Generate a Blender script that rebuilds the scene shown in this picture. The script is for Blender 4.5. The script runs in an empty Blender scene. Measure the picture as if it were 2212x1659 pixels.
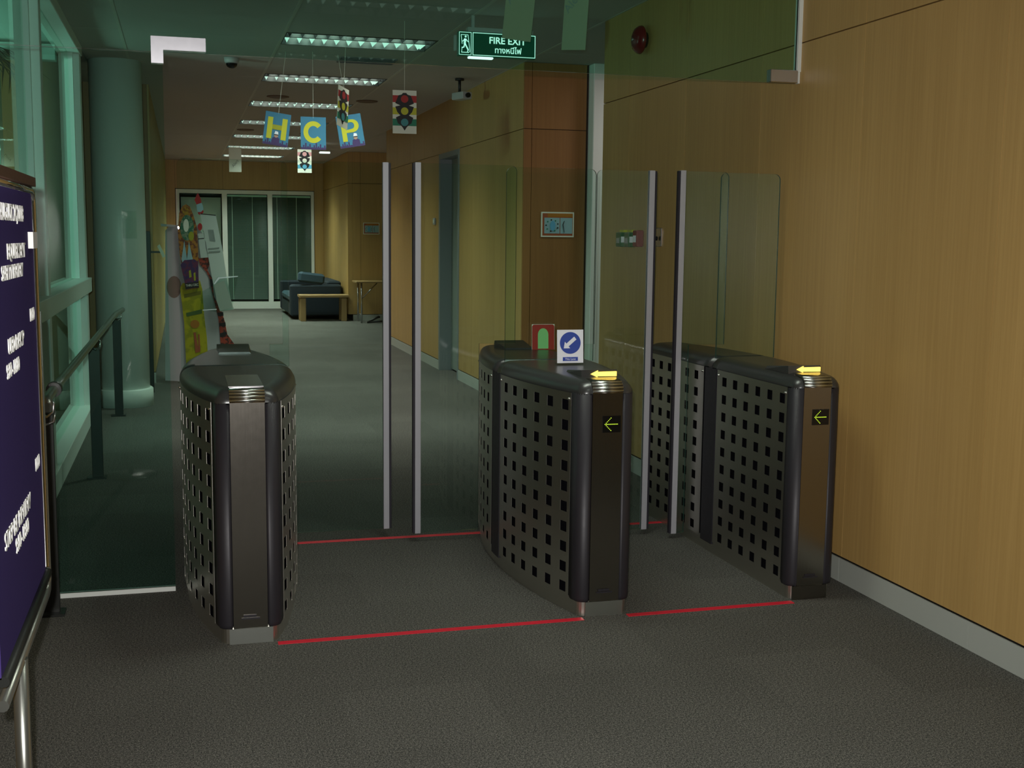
import bpy, math, random
from mathutils import Vector, Matrix
random.seed(7)
sc = bpy.context.scene
C = sc.collection
PI = math.pi

# ---------------------------------------------------------------- camera
F_PX = 2550.8
CAM = Vector((0, 0, 1.6))
pitch, roll, yaw = -0.1237, -0.0108, -0.2721
Rz = Matrix.Rotation(yaw, 3, 'Z'); Rx = Matrix.Rotation(pitch, 3, 'X'); Ry = Matrix.Rotation(roll, 3, 'Y')
MR = Rz @ Rx @ Ry                       # columns: right, forward, up
right, fwd, up = MR.col[0], MR.col[1], MR.col[2]
cd = bpy.data.cameras.new('camera'); cam = bpy.data.objects.new('camera', cd); C.objects.link(cam)
m = Matrix.Identity(4)
for i in range(3):
    m[i][0] = right[i]; m[i][1] = up[i]; m[i][2] = -fwd[i]; m[i][3] = CAM[i]
cam.matrix_world = m
cd.sensor_width = 36; cd.lens = F_PX / 2212 * 36; cd.clip_start = 0.05; cd.clip_end = 200
sc.camera = cam

# ---------------------------------------------------------------- world, colour management, lights
w = bpy.data.worlds.new('night'); sc.world = w; w.use_nodes = True
w.node_tree.nodes['Background'].inputs[0].default_value = (0.25, 0.4, 0.38, 1)
w.node_tree.nodes['Background'].inputs[1].default_value = 0.01
sc.view_settings.view_transform = 'Standard'; sc.view_settings.look = 'None'
sc.view_settings.gamma = 1; sc.view_settings.use_curve_mapping = False
sc.view_settings.exposure = 0.0
LUM_W = 62.0          # corridor luminaires
LOBBY_W = 21.0        # lobby luminaires (behind and above the camera)
FLASH_W = 460.0

def area(name, loc, direction, sx, sy, watts, col, spread=PI):
    l = bpy.data.lights.new(name, 'AREA'); l.shape = 'RECTANGLE'; l.size = sx; l.size_y = sy
    l.energy = watts; l.color = col; l.spread = spread
    o = bpy.data.objects.new(name, l); C.objects.link(o); o.location = loc
    o.rotation_euler = Vector(direction).to_track_quat('-Z', 'Y').to_euler()
    return o
fl = bpy.data.lights.new('camera_flash', 'SPOT'); fl.energy = FLASH_W; fl.spot_size = math.radians(75)
fl.spot_blend = 0.6; fl.shadow_soft_size = 0.012; fl.color = (1, 0.97, 0.93)
fo = bpy.data.objects.new('camera_flash', fl); C.objects.link(fo)
fo.location = CAM + up * 0.05 - right * 0.03 - fwd * 0.02; fo.matrix_world = Matrix.Translation(fo.location) @ MR.to_4x4() @ Matrix.Rotation(PI / 2, 4, 'X')
area('outdoor_floodlight', (-3.2, 9.0, 2.2), (0.6, 0.9, 0.5), 0.5, 0.5, 60, (0.75, 1, 0.93))
area('recess_lamp', (4.6, 9.4, 3.10), (0, 0, -1), 0.5, 0.5, 14, (1, 0.97, 0.9))

# ---------------------------------------------------------------- materials
def mat(name, col=(0.5, 0.5, 0.5), rough=0.6, metal=0.0, spec=0.5, emit=None, es=0.0):
    ma = bpy.data.materials.new(name); ma.use_nodes = True
    b = ma.node_tree.nodes['Principled BSDF']
    b.inputs['Base Color'].default_value = (*col, 1); b.inputs['Roughness'].default_value = rough
    b.inputs['Metallic'].default_value = metal; b.inputs['Specular IOR Level'].default_value = spec
    if emit:
        b.inputs['Emission Color'].default_value = (*emit, 1); b.inputs['Emission Strength'].default_value = es
    nd = ma.node_tree.nodes; ln = ma.node_tree.links
    # slight procedural variation of the surface so that nothing is perfectly flat
    n = nd.new('ShaderNodeTexNoise'); n.inputs['Scale'].default_value = 35; n.inputs['Detail'].default_value = 3
    tc = nd.new('ShaderNodeTexCoord'); ln.new(tc.outputs['Object'], n.inputs['Vector'])
    mr = nd.new('ShaderNodeMapRange'); dv = 0.05 if rough > 0.45 else 0.012; mr.inputs['To Min'].default_value = max(0, rough - dv); mr.inputs['To Max'].default_value = min(1, rough + dv)
    ln.new(n.outputs['Fac'], mr.inputs['Value']); ln.new(mr.outputs['Result'], b.inputs['Roughness'])
    return ma

def wood(name, c1, c2, rough=0.45, sx=60.0, sz=1.2, tone=0.05):
    ma = mat(name, c1, rough); nd = ma.node_tree.nodes; ln = ma.node_tree.links; b = nd['Principled BSDF']
    tc = nd.new('ShaderNodeTexCoord'); mp = nd.new('ShaderNodeMapping')
    mp.inputs['Scale'].default_value = (sx, sx, sz)
    n = nd.new('ShaderNodeTexNoise'); n.inputs['Scale'].default_value = 1.0; n.inputs['Detail'].default_value = 6; n.inputs['Roughness'].default_value = 0.65
    geo = nd.new('ShaderNodeNewGeometry')
    ln.new(geo.outputs['Position'], mp.inputs['Vector']); ln.new(mp.outputs['Vector'], n.inputs['Vector'])
    mp2 = nd.new('ShaderNodeMapping'); mp2.inputs['Scale'].default_value = (5, 5, 0.35)
    n2 = nd.new('ShaderNodeTexNoise'); n2.inputs['Scale'].default_value = 1; n2.inputs['Detail'].default_value = 3
    ln.new(geo.outputs['Position'], mp2.inputs['Vector']); ln.new(mp2.outputs['Vector'], n2.inputs['Vector'])
    mix = nd.new('ShaderNodeMix'); mix.data_type = 'RGBA'
    mix.inputs[6].default_value = (*c1, 1); mix.inputs[7].default_value = (*c2, 1)
    mr = nd.new('ShaderNodeMapRange'); mr.inputs['From Min'].default_value = 0.3; mr.inputs['From Max'].default_value = 0.7
    ad = nd.new('ShaderNodeMath'); ad.operation = 'ADD'
    ml = nd.new('ShaderNodeMath'); ml.operation = 'MULTIPLY'; ml.inputs[1].default_value = 0.65
    ml2 = nd.new('ShaderNodeMath'); ml2.operation = 'MULTIPLY'; ml2.inputs[1].default_value = 0.35
    ln.new(n.outputs['Fac'], ml.inputs[0]); ln.new(n2.outputs['Fac'], ml2.inputs[0])
    ln.new(ml.outputs[0], ad.inputs[0]); ln.new(ml2.outputs[0], ad.inputs[1])
    ln.new(ad.outputs[0], mr.inputs['Value']); ln.new(mr.outputs['Result'], mix.inputs[0])
    oi = nd.new('ShaderNodeObjectInfo')
    hs = nd.new('ShaderNodeHueSaturation')
    mr2 = nd.new('ShaderNodeMapRange'); mr2.inputs['To Min'].default_value = 1 - tone; mr2.inputs['To Max'].default_value = 1 + tone
    ln.new(oi.outputs['Random'], mr2.inputs['Value']); ln.new(mr2.outputs['Result'], hs.inputs['Value'])
    ln.new(mix.outputs[2], hs.inputs['Color']); ln.new(hs.outputs['Color'], b.inputs['Base Color'])
    return ma

def carpet(name):
    ma = mat(name, (0.1, 0.1, 0.09), 1.0, spec=0.05); nd = ma.node_tree.nodes; ln = ma.node_tree.links; b = nd['Principled BSDF']
    for l in list(b.inputs['Roughness'].links): ln.remove(l)
    geo = nd.new('ShaderNodeNewGeometry')
    n = nd.new('ShaderNodeTexNoise'); n.inputs['Scale'].default_value = 240; n.inputs['Detail'].default_value = 4; n.inputs['Roughness'].default_value = 0.8
    ln.new(geo.outputs['Position'], n.inputs['Vector'])
    cr = nd.new('ShaderNodeValToRGB'); e = cr.color_ramp.elements
    e[0].position = 0.42; e[0].color = (0.03, 0.034, 0.033, 1); e[1].position = 0.59; e[1].color = (0.27, 0.26, 0.235, 1)
    a = cr.color_ramp.elements.new(0.5); a.color = (0.098, 0.097, 0.088, 1)
    n2 = nd.new('ShaderNodeTexNoise'); n2.inputs['Scale'].default_value = 110; n2.inputs['Detail'].default_value = 3; n2.inputs['Roughness'].default_value = 0.7
    ln.new(geo.outputs['Position'], n2.inputs['Vector'])
    av = nd.new('ShaderNodeMix'); av.data_type = 'FLOAT'; av.inputs[0].default_value = 0.25; ln.new(n.outputs['Fac'], av.inputs[2]); ln.new(n2.outputs['Fac'], av.inputs[3])
    ln.new(av.outputs[0], cr.inputs['Fac'])
    n3 = nd.new('ShaderNodeTexNoise'); n3.inputs['Scale'].default_value = 2.2; n3.inputs['Detail'].default_value = 2
    ln.new(geo.outputs['Position'], n3.inputs['Vector'])
    bt = nd.new('ShaderNodeTexBrick'); bt.offset = 0.5; bt.inputs['Scale'].default_value = 1
    bt.inputs['Brick Width'].default_value = 0.5; bt.inputs['Row Height'].default_value = 0.5; bt.inputs['Mortar Size'].default_value = 0.0
    bt.inputs['Color1'].default_value = (0.93, 0.93, 0.93, 1); bt.inputs['Color2'].default_value = (1.05, 1.05, 1.05, 1)
    ln.new(geo.outputs['Position'], bt.inputs['Vector'])
    mr = nd.new('ShaderNodeMapRange'); mr.inputs['To Min'].default_value = 0.9; mr.inputs['To Max'].default_value = 1.1
    ln.new(n3.outputs['Fac'], mr.inputs['Value'])
    m1 = nd.new('ShaderNodeMix'); m1.data_type = 'RGBA'; m1.blend_type = 'MULTIPLY'; m1.inputs[0].default_value = 1
    ln.new(cr.outputs['Color'], m1.inputs[6]); ln.new(bt.outputs['Color'], m1.inputs[7])
    vm = nd.new('ShaderNodeVectorMath'); vm.operation = 'SCALE'
    ln.new(m1.outputs[2], vm.inputs[0]); ln.new(mr.outputs['Result'], vm.inputs['Scale'])
    ln.new(vm.outputs[0], b.inputs['Base Color'])
    bp_ = nd.new('ShaderNodeBump'); bp_.inputs['Strength'].default_value = 0.5; bp_.inputs['Distance'].default_value = 0.004
    ln.new(n.outputs['Fac'], bp_.inputs['Height']); ln.new(bp_.outputs['Normal'], b.inputs['Normal'])
    return ma

def glass(name, tint, refl=1.0):
    ma = bpy.data.materials.new(name); ma.use_nodes = True; nd = ma.node_tree.nodes; ln = ma.node_tree.links
    nd.remove(nd['Principled BSDF']); out = nd['Material Output']
    tr = nd.new('ShaderNodeBsdfTransparent'); tr.inputs['Color'].default_value = (*tint, 1)
    gl = nd.new('ShaderNodeBsdfGlossy'); gl.inputs['Roughness'].default_value = 0.0; gl.inputs['Color'].default_value = (0.9, 1, 0.95, 1)
    fr = nd.new('ShaderNodeFresnel'); fr.inputs['IOR'].default_value = 1.5
    geo = nd.new('ShaderNodeNewGeometry')
    s = nd.new('ShaderNodeMath'); s.operation = 'SUBTRACT'; s.inputs[0].default_value = refl; ln.new(geo.outputs['Backfacing'], s.inputs[1]); s.use_clamp = True
    mu = nd.new('ShaderNodeMath'); mu.operation = 'MULTIPLY'; ln.new(fr.outputs[0], mu.inputs[0]); ln.new(s.outputs[0], mu.inputs[1])
    mx = nd.new('ShaderNodeMixShader'); ln.new(mu.outputs[0], mx.inputs[0]); ln.new(tr.outputs[0], mx.inputs[1]); ln.new(gl.outputs[0], mx.inputs[2])
    ln.new(mx.outputs[0], out.inputs['Surface'])
    return ma

def brushed(name, col, rough, horiz=False):
    ma = mat(name, col, rough, 1.0); nd = ma.node_tree.nodes; ln = ma.node_tree.links; b = nd['Principled BSDF']
    tc = nd.new('ShaderNodeTexCoord'); mp = nd.new('ShaderNodeMapping'); mp.inputs['Scale'].default_value = (4, 4, 400) if horiz else (400, 400, 4)
    n = nd.new('ShaderNodeTexNoise'); n.inputs['Scale'].default_value = 1; n.inputs['Detail'].default_value = 2
    ln.new(tc.outputs['Object'], mp.inputs['Vector']); ln.new(mp.outputs['Vector'], n.inputs['Vector'])
    bu = nd.new('ShaderNodeBump'); bu.inputs['Strength'].default_value = 0.12; bu.inputs['Distance'].default_value = 0.001
    ln.new(n.outputs['Fac'], bu.inputs['Height']); ln.new(bu.outputs['Normal'], b.inputs['Normal'])
    return ma

M = {}
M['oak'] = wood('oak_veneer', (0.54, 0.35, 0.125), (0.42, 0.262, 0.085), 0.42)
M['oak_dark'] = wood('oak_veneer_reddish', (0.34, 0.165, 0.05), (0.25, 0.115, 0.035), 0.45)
M['oak_trim'] = mat('joint_black', (0.02, 0.015, 0.01), 0.8)
M['carpet'] = carpet('grey_carpet')
M['ceil'] = mat('ceiling_board', (0.46, 0.43, 0.40), 0.9)
M['plenum'] = mat('plenum_dark', (0.03, 0.03, 0.03), 0.9)
M['tbar'] = mat('ceiling_bar', (0.5, 0.48, 0.42), 0.6)
M['skirt'] = mat('skirting_grey', (0.42, 0.45, 0.41), 0.45)
M['white'] = mat('white_paint', (0.72, 0.76, 0.72), 0.5)
M['offwhite'] = mat('window_frame_white', (0.82, 0.86, 0.83), 0.4)
M['column'] = mat('column_paint', (0.72, 0.76, 0.72), 0.38)
M['char'] = mat('charcoal_metallic', (0.085, 0.088, 0.088), 0.30, 0.6)
M['clamp'] = mat('clamp_steel', (0.9, 0.9, 0.97), 0.24, 1.0)
M['pillar'] = mat('charcoal_pillar', (0.026, 0.024, 0.030), 0.48, 0.2)
M['core'] = mat('dark_inside', (0.006, 0.006, 0.008), 0.95, spec=0.02)
M['steel'] = brushed('brushed_steel', (0.27, 0.25, 0.22), 0.22)
M['steel_dark'] = brushed('brushed_steel_side', (0.60, 0.58, 0.52), 0.36)
M['rib'] = mat('polished_steel', (0.70, 0.74, 0.70), 0.3, 1.0)
M['chrome'] = mat('chrome', (0.8, 0.8, 0.82), 0.08, 1.0)
M['satin'] = mat('satin_steel', (0.6, 0.6, 0.62), 0.25, 1.0)
M['bronze'] = mat('dark_steel_post', (0.02, 0.022, 0.02), 0.4, 0.4)
M['railsteel'] = mat('handrail_steel', (0.33, 0.34, 0.31), 0.28, 0.9)
M['silver'] = mat('silver_strip', (0.42, 0.42, 0.46), 0.4, 0.2)
M['rubber'] = mat('black_rubber', (0.012, 0.010, 0.018), 0.6)
M['red'] = mat('red_tape', (0.75, 0.015, 0.04), 0.45)
M['yellow_led'] = mat('amber_arrow', (1, 0.6, 0.02), 0.4, emit=(1, 0.70, 0.13), es=1.9)
M['green_led'] = mat('led_green_yellow', (0.6, 0.9, 0.05), 0.4, emit=(0.62, 0.85, 0.05), es=0.8)
M['display'] = mat('display_black', (0.004, 0.004, 0.004), 0.25)
M['louvre_shaded'] = mat('louvre_dark', (0.02, 0.022, 0.026), 0.35)  # darker copy of the blades: front row's shade put into the colour
M['tube'] = mat('tube_end', (0.3, 0.33, 0.31), 0.5, emit=(0.7, 1, 0.85), es=0.25)
M['louvre'] = mat('louvre_glow', (0.02, 0.02, 0.02), 0.4, emit=(0.62, 0.95, 0.78), es=0.95)  # emission stands in for tube light reflected by the blades
M['louvre_rail'] = mat('louvre_rail', (0.022, 0.026, 0.025), 0.5, 0.0)
M['lum_body'] = mat('luminaire_body', (0.012, 0.014, 0.014), 0.6, spec=0.1)
M['exit_green'] = mat('exit_green', (0.002, 0.05, 0.025), 0.4, emit=(0.0, 0.05, 0.025), es=0.35)
M['exit_white'] = mat('exit_white_lit', (0.8, 0.95, 0.9), 0.4, emit=(0.6, 1.0, 0.85), es=0.9)
M['exit_tube'] = mat('exit_tube_lit', (0.9, 1, 0.95), 0.4, emit=(0.8, 1.0, 0.92), es=1.6)
M['grey'] = mat('light_grey', (0.4, 0.42, 0.41), 0.5)
M['doorgrey'] = mat('door_grey', (0.26, 0.33, 0.29), 0.5)
M['doorframe'] = mat('door_frame_grey', (0.22, 0.26, 0.27), 0.5)
M['black'] = mat('black_paint', (0.01, 0.01, 0.01), 0.5)
M['gloss_black'] = mat('gloss_black', (0.005, 0.005, 0.005), 0.08)
M['bell'] = mat('fire_bell_red', (0.16, 0.008, 0.012), 0.25)
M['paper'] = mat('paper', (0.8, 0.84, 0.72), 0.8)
M['paper_dull'] = mat('paper_dimmed', (0.36, 0.38, 0.26), 0.8)  # card paper darkened: dim light put into the colour
M['paper_lit'] = mat('paper_lamplit', (0.95, 0.98, 0.88), 0.8)  # card paper lightened: glare of the nearby lamp put into the colour
M['paperw'] = mat('white_card', (0.85, 0.88, 0.95), 0.6)
M['navy'] = mat('navy_felt', (0.048, 0.031, 0.135), 0.95, spec=0.1)
M['letter'] = mat('white_letter', (0.75, 0.75, 0.72), 0.5)
M['sofa'] = mat('sofa_blue_shaded', (0.010, 0.020, 0.030), 0.9)  # fabric darkened: shadow on arms, base and back put into the colour
M['sofa_light'] = mat('sofa_blue_light', (0.028, 0.06, 0.085), 0.9)
M['table_wood'] = mat('table_wood', (0.34, 0.22, 0.09), 0.5)
M['blind'] = mat('blind_slats', (0.12, 0.15, 0.13), 0.5)
M['headrail'] = mat('blind_headrail', (0.6, 0.85, 0.75), 0.4)
M['gl_gate'] = glass('gate_glass', (0.90, 0.975, 0.955))
M['gl_part'] = glass('partition_glass', (0.79, 0.955, 0.91))
M['gl_win'] = glass('window_glass', (0.75, 0.93, 0.86))
M['gl_edge'] = mat('glass_edge', (0.03, 0.09, 0.07), 0.08)
M['gl_edge_b'] = mat('glass_edge_bright', (0.25, 0.42, 0.36), 0.1)
M['acrylic'] = glass('clear_acrylic', (0.86, 0.93, 0.9))
M['outwhite'] = mat('outside_white', (0.6, 0.75, 0.68), 0.7)
M['leaf'] = mat('palm_leaf', (0.01, 0.03, 0.02), 0.6)
M['outground'] = mat('outside_ground', (0.05, 0.06, 0.05), 0.9)
def colmat(name, c, r=0.6):
    if name not in M: M[name] = mat(name, c, r)
    return M[name]
BLUE = colmat('print_blue', (0.04, 0.20, 0.34)); YEL = colmat('print_yellow', (0.55, 0.55, 0.03)); YEL2 = colmat('print_olive', (0.35, 0.36, 0.02))
PUR = colmat('print_purple', (0.05, 0.03, 0.12)); PRED = colmat('print_red', (0.42, 0.02, 0.02)); PGRN = colmat('print_green', (0.01, 0.22, 0.12))
PBLK = colmat('print_black', (0.01, 0.01, 0.012)); PORG = colmat('print_orange', (0.42, 0.16, 0.01)); RBLUE = colmat('sign_blue', (0.03, 0.07, 0.38))
SKIN = colmat('print_skin', (0.45, 0.28, 0.2)); LGRN = colmat('print_pale_green', (0.25, 0.62, 0.22)); CARDRED = colmat('card_red', (0.36, 0.018, 0.008))
PINK = colmat('print_pink', (0.75, 0.4, 0.42)); SKYB = colmat('print_sky', (0.12, 0.42, 0.65)); PGREY = colmat('print_grey', (0.25, 0.3, 0.28)); PRUST = colmat('print_rust', (0.36, 0.09, 0.03))
BRY = colmat('banner_yellow', (0.42, 0.38, 0.0)); TEAL = colmat('print_teal', (0.05, 0.28, 0.3)); PALEB = colmat('print_paleblue', (0.3, 0.5, 0.55))

# ---------------------------------------------------------------- mesh builder
def mottle(ma, c2, scale=18, lo=0.48, hi=0.56):
    nd = ma.node_tree.nodes; ln = ma.node_tree.links; b = nd['Principled BSDF']; c1 = tuple(b.inputs['Base Color'].default_value)
    tc = nd.new('ShaderNodeTexCoord'); n = nd.new('ShaderNodeTexNoise'); n.inputs['Scale'].default_value = scale; n.inputs['Detail'].default_value = 5
    mr = nd.new('ShaderNodeMapRange'); mr.inputs['From Min'].default_value = lo; mr.inputs['From Max'].default_value = hi
    mx = nd.new('ShaderNodeMix'); mx.data_type = 'RGBA'; mx.inputs[6].default_value = c1; mx.inputs[7].default_value = (*c2, 1)
    ln.new(tc.outputs['Object'], n.inputs['Vector']); ln.new(n.outputs['Fac'], mr.inputs['Value']); ln.new(mr.outputs['Result'], mx.inputs[0]); ln.new(mx.outputs[2], b.inputs['Base Color'])
    return ma
PCOL = mottle(colmat('poster_collage', (0.40, 0.17, 0.02)), (0.14, 0.04, 0.015), 22)
mottle(BRY, (0.27, 0.27, 0.0), 9)
POV = mottle(colmat('poster_green', (0.02, 0.16, 0.09)), (0.20, 0.28, 0.18), 25)
PPU = mottle(colmat('poster_purple', (0.045, 0.02, 0.10)), (0.12, 0.02, 0.07), 20)
PRB = mottle(colmat('ribbon_red', (0.34, 0.045, 0.02)), (0.05, 0.012, 0.01), 24, 0.5, 0.56)

class MB:
    def __init__(s): s.v = []; s.f = []; s.mi = []; s.sm = []
    def add(s, vs, fs, T=None, mi=0, smooth=False):
        b = len(s.v)
        for p in vs:
            p = Vector(p); s.v.append(tuple(T @ p) if T is not None else tuple(p))
        for f in fs: s.f.append(tuple(b + i for i in f)); s.mi.append(mi); s.sm.append(smooth)
        return s
    def box(s, x0, x1, y0, y1, z0, z1, T=None, mi=0):
        if x0 > x1: x0, x1 = x1, x0
        if y0 > y1: y0, y1 = y1, y0
        if z0 > z1: z0, z1 = z1, z0
        vs = [(x0, y0, z0), (x1, y0, z0), (x1, y1, z0), (x0, y1, z0), (x0, y0, z1), (x1, y0, z1), (x1, y1, z1), (x0, y1, z1)]
        return s.add(vs, [(0, 3, 2, 1), (4, 5, 6, 7), (0, 1, 5, 4), (1, 2, 6, 5), (2, 3, 7, 6), (3, 0, 4, 7)], T, mi)
    def bbox(s, x0, x1, y0, y1, z0, z1, b=0.005, T=None):    # bevelled box: extruded octagon with chamfered ends
        xs, ys, zs = (x0, x1), (y0, y1), (z0, z1)
        rings = []
        for z, o in ((z0, b), (z0 + b, 0), (z1 - b, 0), (z1, b)):
            a0, a1, c0, c1 = x0 + o, x1 - o, y0 + o, y1 - o
            rings.append([(a0 + b, c0, z), (a1 - b, c0, z), (a1, c0 + b, z), (a1, c1 - b, z), (a1 - b, c1, z), (a0 + b, c1, z), (a0, c1 - b, z), (a0, c0 + b, z)])
        return s.rings(rings, T)
    def rings(s, rings, T=None, smooth=False, cap=True, mi=0):
        n = len(rings[0]); vs = [p for r in rings for p in r]; fs = []
        for k in range(len(rings) - 1):
            for i in range(n):
                j = (i + 1) % n; fs.append((k * n + i, k * n + j, (k + 1) * n + j, (k + 1) * n + i))
        b = len(s.v); s.add(vs, fs, T, mi, smooth)
        if cap:
            s.f.append(tuple(b + i for i in reversed(range(n)))); s.mi.append(mi); s.sm.append(False)
            k = (len(rings) - 1) * n; s.f.append(tuple(b + k + i for i in range(n))); s.mi.append(mi); s.sm.append(False)
        return s
    def poly(s, pts, y0, y1, T=None, mi=0):                  # outline in x,z extruded along y
        a = sum(pts[i][0] * pts[(i + 1) % len(pts)][1] - pts[(i + 1) % len(pts)][0] * pts[i][1] for i in range(len(pts)))
        if a > 0: pts = pts[::-1]
        return s.rings([[(x, y0, z) for x, z in pts], [(x, y1, z) for x, z in pts]], T, mi=mi)
    def tube(s, path, r, n=10, cap=True):
        path = [Vector(p) for p in path]; rings = []; pn = None
        for i, p in enumerate(path):
            d = (path[min(i + 1, len(path) - 1)] - path[max(i - 1, 0)]).normalized()
            if pn is None:
                pn = d.orthogonal().normalized()
            else:
                pn = (pn - d * pn.dot(d)).normalized()
            q = d.cross(pn); rr = r[i] if isinstance(r, (list, tuple)) else r
            rings.append([tuple(p + (pn * math.cos(2 * PI * k / n) + q * math.sin(2 * PI * k / n)) * rr) for k in range(n)])
        return s.rings(rings, None, True, cap)
    def lathe(s, prof, cx, cy, n=32, cz=0, T=None, smooth=True):   # profile r,z
        return s.rings([[(cx + r * math.cos(2 * PI * k / n), cy + r * math.sin(2 * PI * k / n), cz + z) for k in range(n)] for r, z in prof], T, smooth)
    def build(s, name, mats, parent=None, kind=None, T=None):
        me = bpy.data.meshes.new(name); me.from_pydata(s.v, [], s.f)
        for m_ in (mats if isinstance(mats, (list, tuple)) else [mats]): me.materials.append(m_)
        me.polygons.foreach_set('material_index', s.mi); me.polygons.foreach_set('use_smooth', s.sm); me.update()
        return link(name, me, parent, kind)
def link(name, me, parent=None, kind=None):
    o = bpy.data.objects.new(name, me); C.objects.link(o)
    if parent: o.parent = parent
    if kind: o['kind'] = kind
    return o
def thing(name, label, cat, loc=(0, 0, 0), rz=0, group=None):
    o = bpy.data.objects.new(name, None); C.objects.link(o); o.empty_display_size = 0.1
    o.location = loc; o.rotation_euler = (0, 0, rz); o['label'] = label; o['category'] = cat
    if group: o['group'] = group
    return o
def tag(o, label, cat, group=None):
    o['label'] = label; o['category'] = cat
    if group: o['group'] = group
    return o
def dup(root, loc, rz, label, group=None):
    r = root.copy(); C.objects.link(r); r.location = loc; r.rotation_euler = (0, 0, rz); r['label'] = label
    if group: r['group'] = group
    for ch in list(root.children):
        c = ch.copy(); C.objects.link(c); c.parent = r
        for g in list(ch.children):
            d = g.copy(); C.objects.link(d); d.parent = c
    return r
def circ(cx, cz, r, n=24, rz=None):
    return [(cx + r * math.cos(2 * PI * k / n), cz + (rz or r) * math.sin(2 * PI * k / n)) for k in range(n)]
def text_obj(txt, name, ma, parent, size, T, ext=0.001, sx=1.0, bold=0.0, align='CENTER'):
    cu = bpy.data.curves.new(name, 'FONT'); cu.body = txt; cu.size = size; cu.extrude = ext; cu.align_x = align; cu.align_y = 'CENTER'; cu.offset = bold
    cu.resolution_u = 3
    t = bpy.data.objects.new('tmp', cu); C.objects.link(t)
    dg = bpy.context.evaluated_depsgraph_get(); me = bpy.data.meshes.new_from_object(t.evaluated_get(dg))
    bpy.data.objects.remove(t); bpy.data.curves.remove(cu)
    me.transform(T @ Matrix.Diagonal((sx, 1, 1, 1))); me.materials.clear(); me.materials.append(ma); me.name = name
    return link(name, me, parent)
FACE_CAM = Matrix.Rotation(PI / 2, 4, 'X')     # text standing up, readable from -Y
def TXT(x, y, z): return Matrix.Translation((x, y, z)) @ FACE_CAM
def at(px, py, Y):                             # point of the plane y = Y seen at that pixel of the photograph
    d = MR @ Vector(((px - 1106) / F_PX, 1, -(py - 829.5) / F_PX)); return CAM + d * (Y / d.y)

XW, ZS, ZC = 2.965, 2.564, 3.145
# ================================================================ structure
fl_ = MB().box(-2.6, 6, -5, 28, -0.1, 0).build('floor', M['carpet'], kind='structure')

# ---- panelled oak walls: backing with individual panels
def panel_wall(name, ys, x, rows, ma, thick=0.14, sgn=1, skip=()):
    back = MB().box(x + sgn * 0.018, x + sgn * (0.018 + thick), ys[0] + 0.004, ys[-1], 0, 3.32).build(name, M['oak_trim'], kind='structure')
    for i in range(len(ys) - 1):
        if i in skip: continue
        for (z0, z1) in rows:
            MB().box(x, x + sgn * 0.018, ys[i] + 0.0015, ys[i + 1] - 0.0015, z0 + 0.003, z1 - 0.003).build('panel', ma, back)
    return back
ROWS = ((0.118, ZS), (ZS, ZC))
ysn = [-4.96, -3.98, -3.01, -2.04, -1.07, -0.10, 0.87, 1.84, 2.87, 3.84, 4.81, 5.79, 6.77, 7.72, 8.24]
panel_wall('wall_right', ysn, XW, ROWS, M['oak'])
ysf = [10.347, 11.32, 12.27, 12.89]
wf = panel_wall('wall_corridor', ysf, XW, ROWS, M['oak'])
ysg = [13.92, 14.85, 15.8, 16.76, 17.72]
panel_wall('wall_corridor_far', ysg, XW, ROWS, M['oak'])
od = MB().box(XW, XW + 0.158, 12.89, 13.92, 2.53, 3.32).build('wall_over_door', M['oak'], kind='structure')
def skirting(name, y0, y1, joints, x=XW):
    r = MB().box(x + 0.002, x + 0.018, y0, y1, 0, 0.112).build(name, M['oak_trim'], kind='structure')
    js = [y0] + [j for j in joints if y0 < j < y1] + [y1]
    for a, b in zip(js[:-1], js[1:]):
        MB().box(x - 0.006, x + 0.004, a + 0.0012, b - 0.0012, 0, 0.112).build('skirting_board', M['skirt'], r)
skirting('baseboard_right', -4.96, 8.24, [0.0, 1.93, 3.86, 4.82])
skirting('baseboard_corridor', 10.33, 12.88, [11.9]); skirting('baseboard_corridor_far', 13.93, 17.72, [15.8])
# end face of near wall, recess face at Y 10.35, white column
rf = MB().box(XW + 0.02, 6, 10.345, 10.52, 0, 3.32).build('wall_recess', M['oak_trim'], kind='structure')
for (x0, x1) in ((XW, 3.040), (3.040, 3.555)):
    for (z0, z1) in ROWS:
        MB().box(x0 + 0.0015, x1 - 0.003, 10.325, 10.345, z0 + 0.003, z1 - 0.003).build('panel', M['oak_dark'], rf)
MB().box(XW, 3.555, 10.317, 10.325, 0, 0.112).build('baseboard_recess', M['skirt'], kind='structure')
wc = MB().bbox(3.575, 3.75, 10.2, 10.37, 0, ZC, 0.006).build('trim_1', M['white'], kind='structure')
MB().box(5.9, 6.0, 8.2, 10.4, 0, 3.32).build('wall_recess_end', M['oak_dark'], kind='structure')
MB().box(XW + 0.17, 6, 8.10, 8.24, 0, 3.32).build('wall_recess_near', M['oak_dark'], kind='structure')
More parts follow.
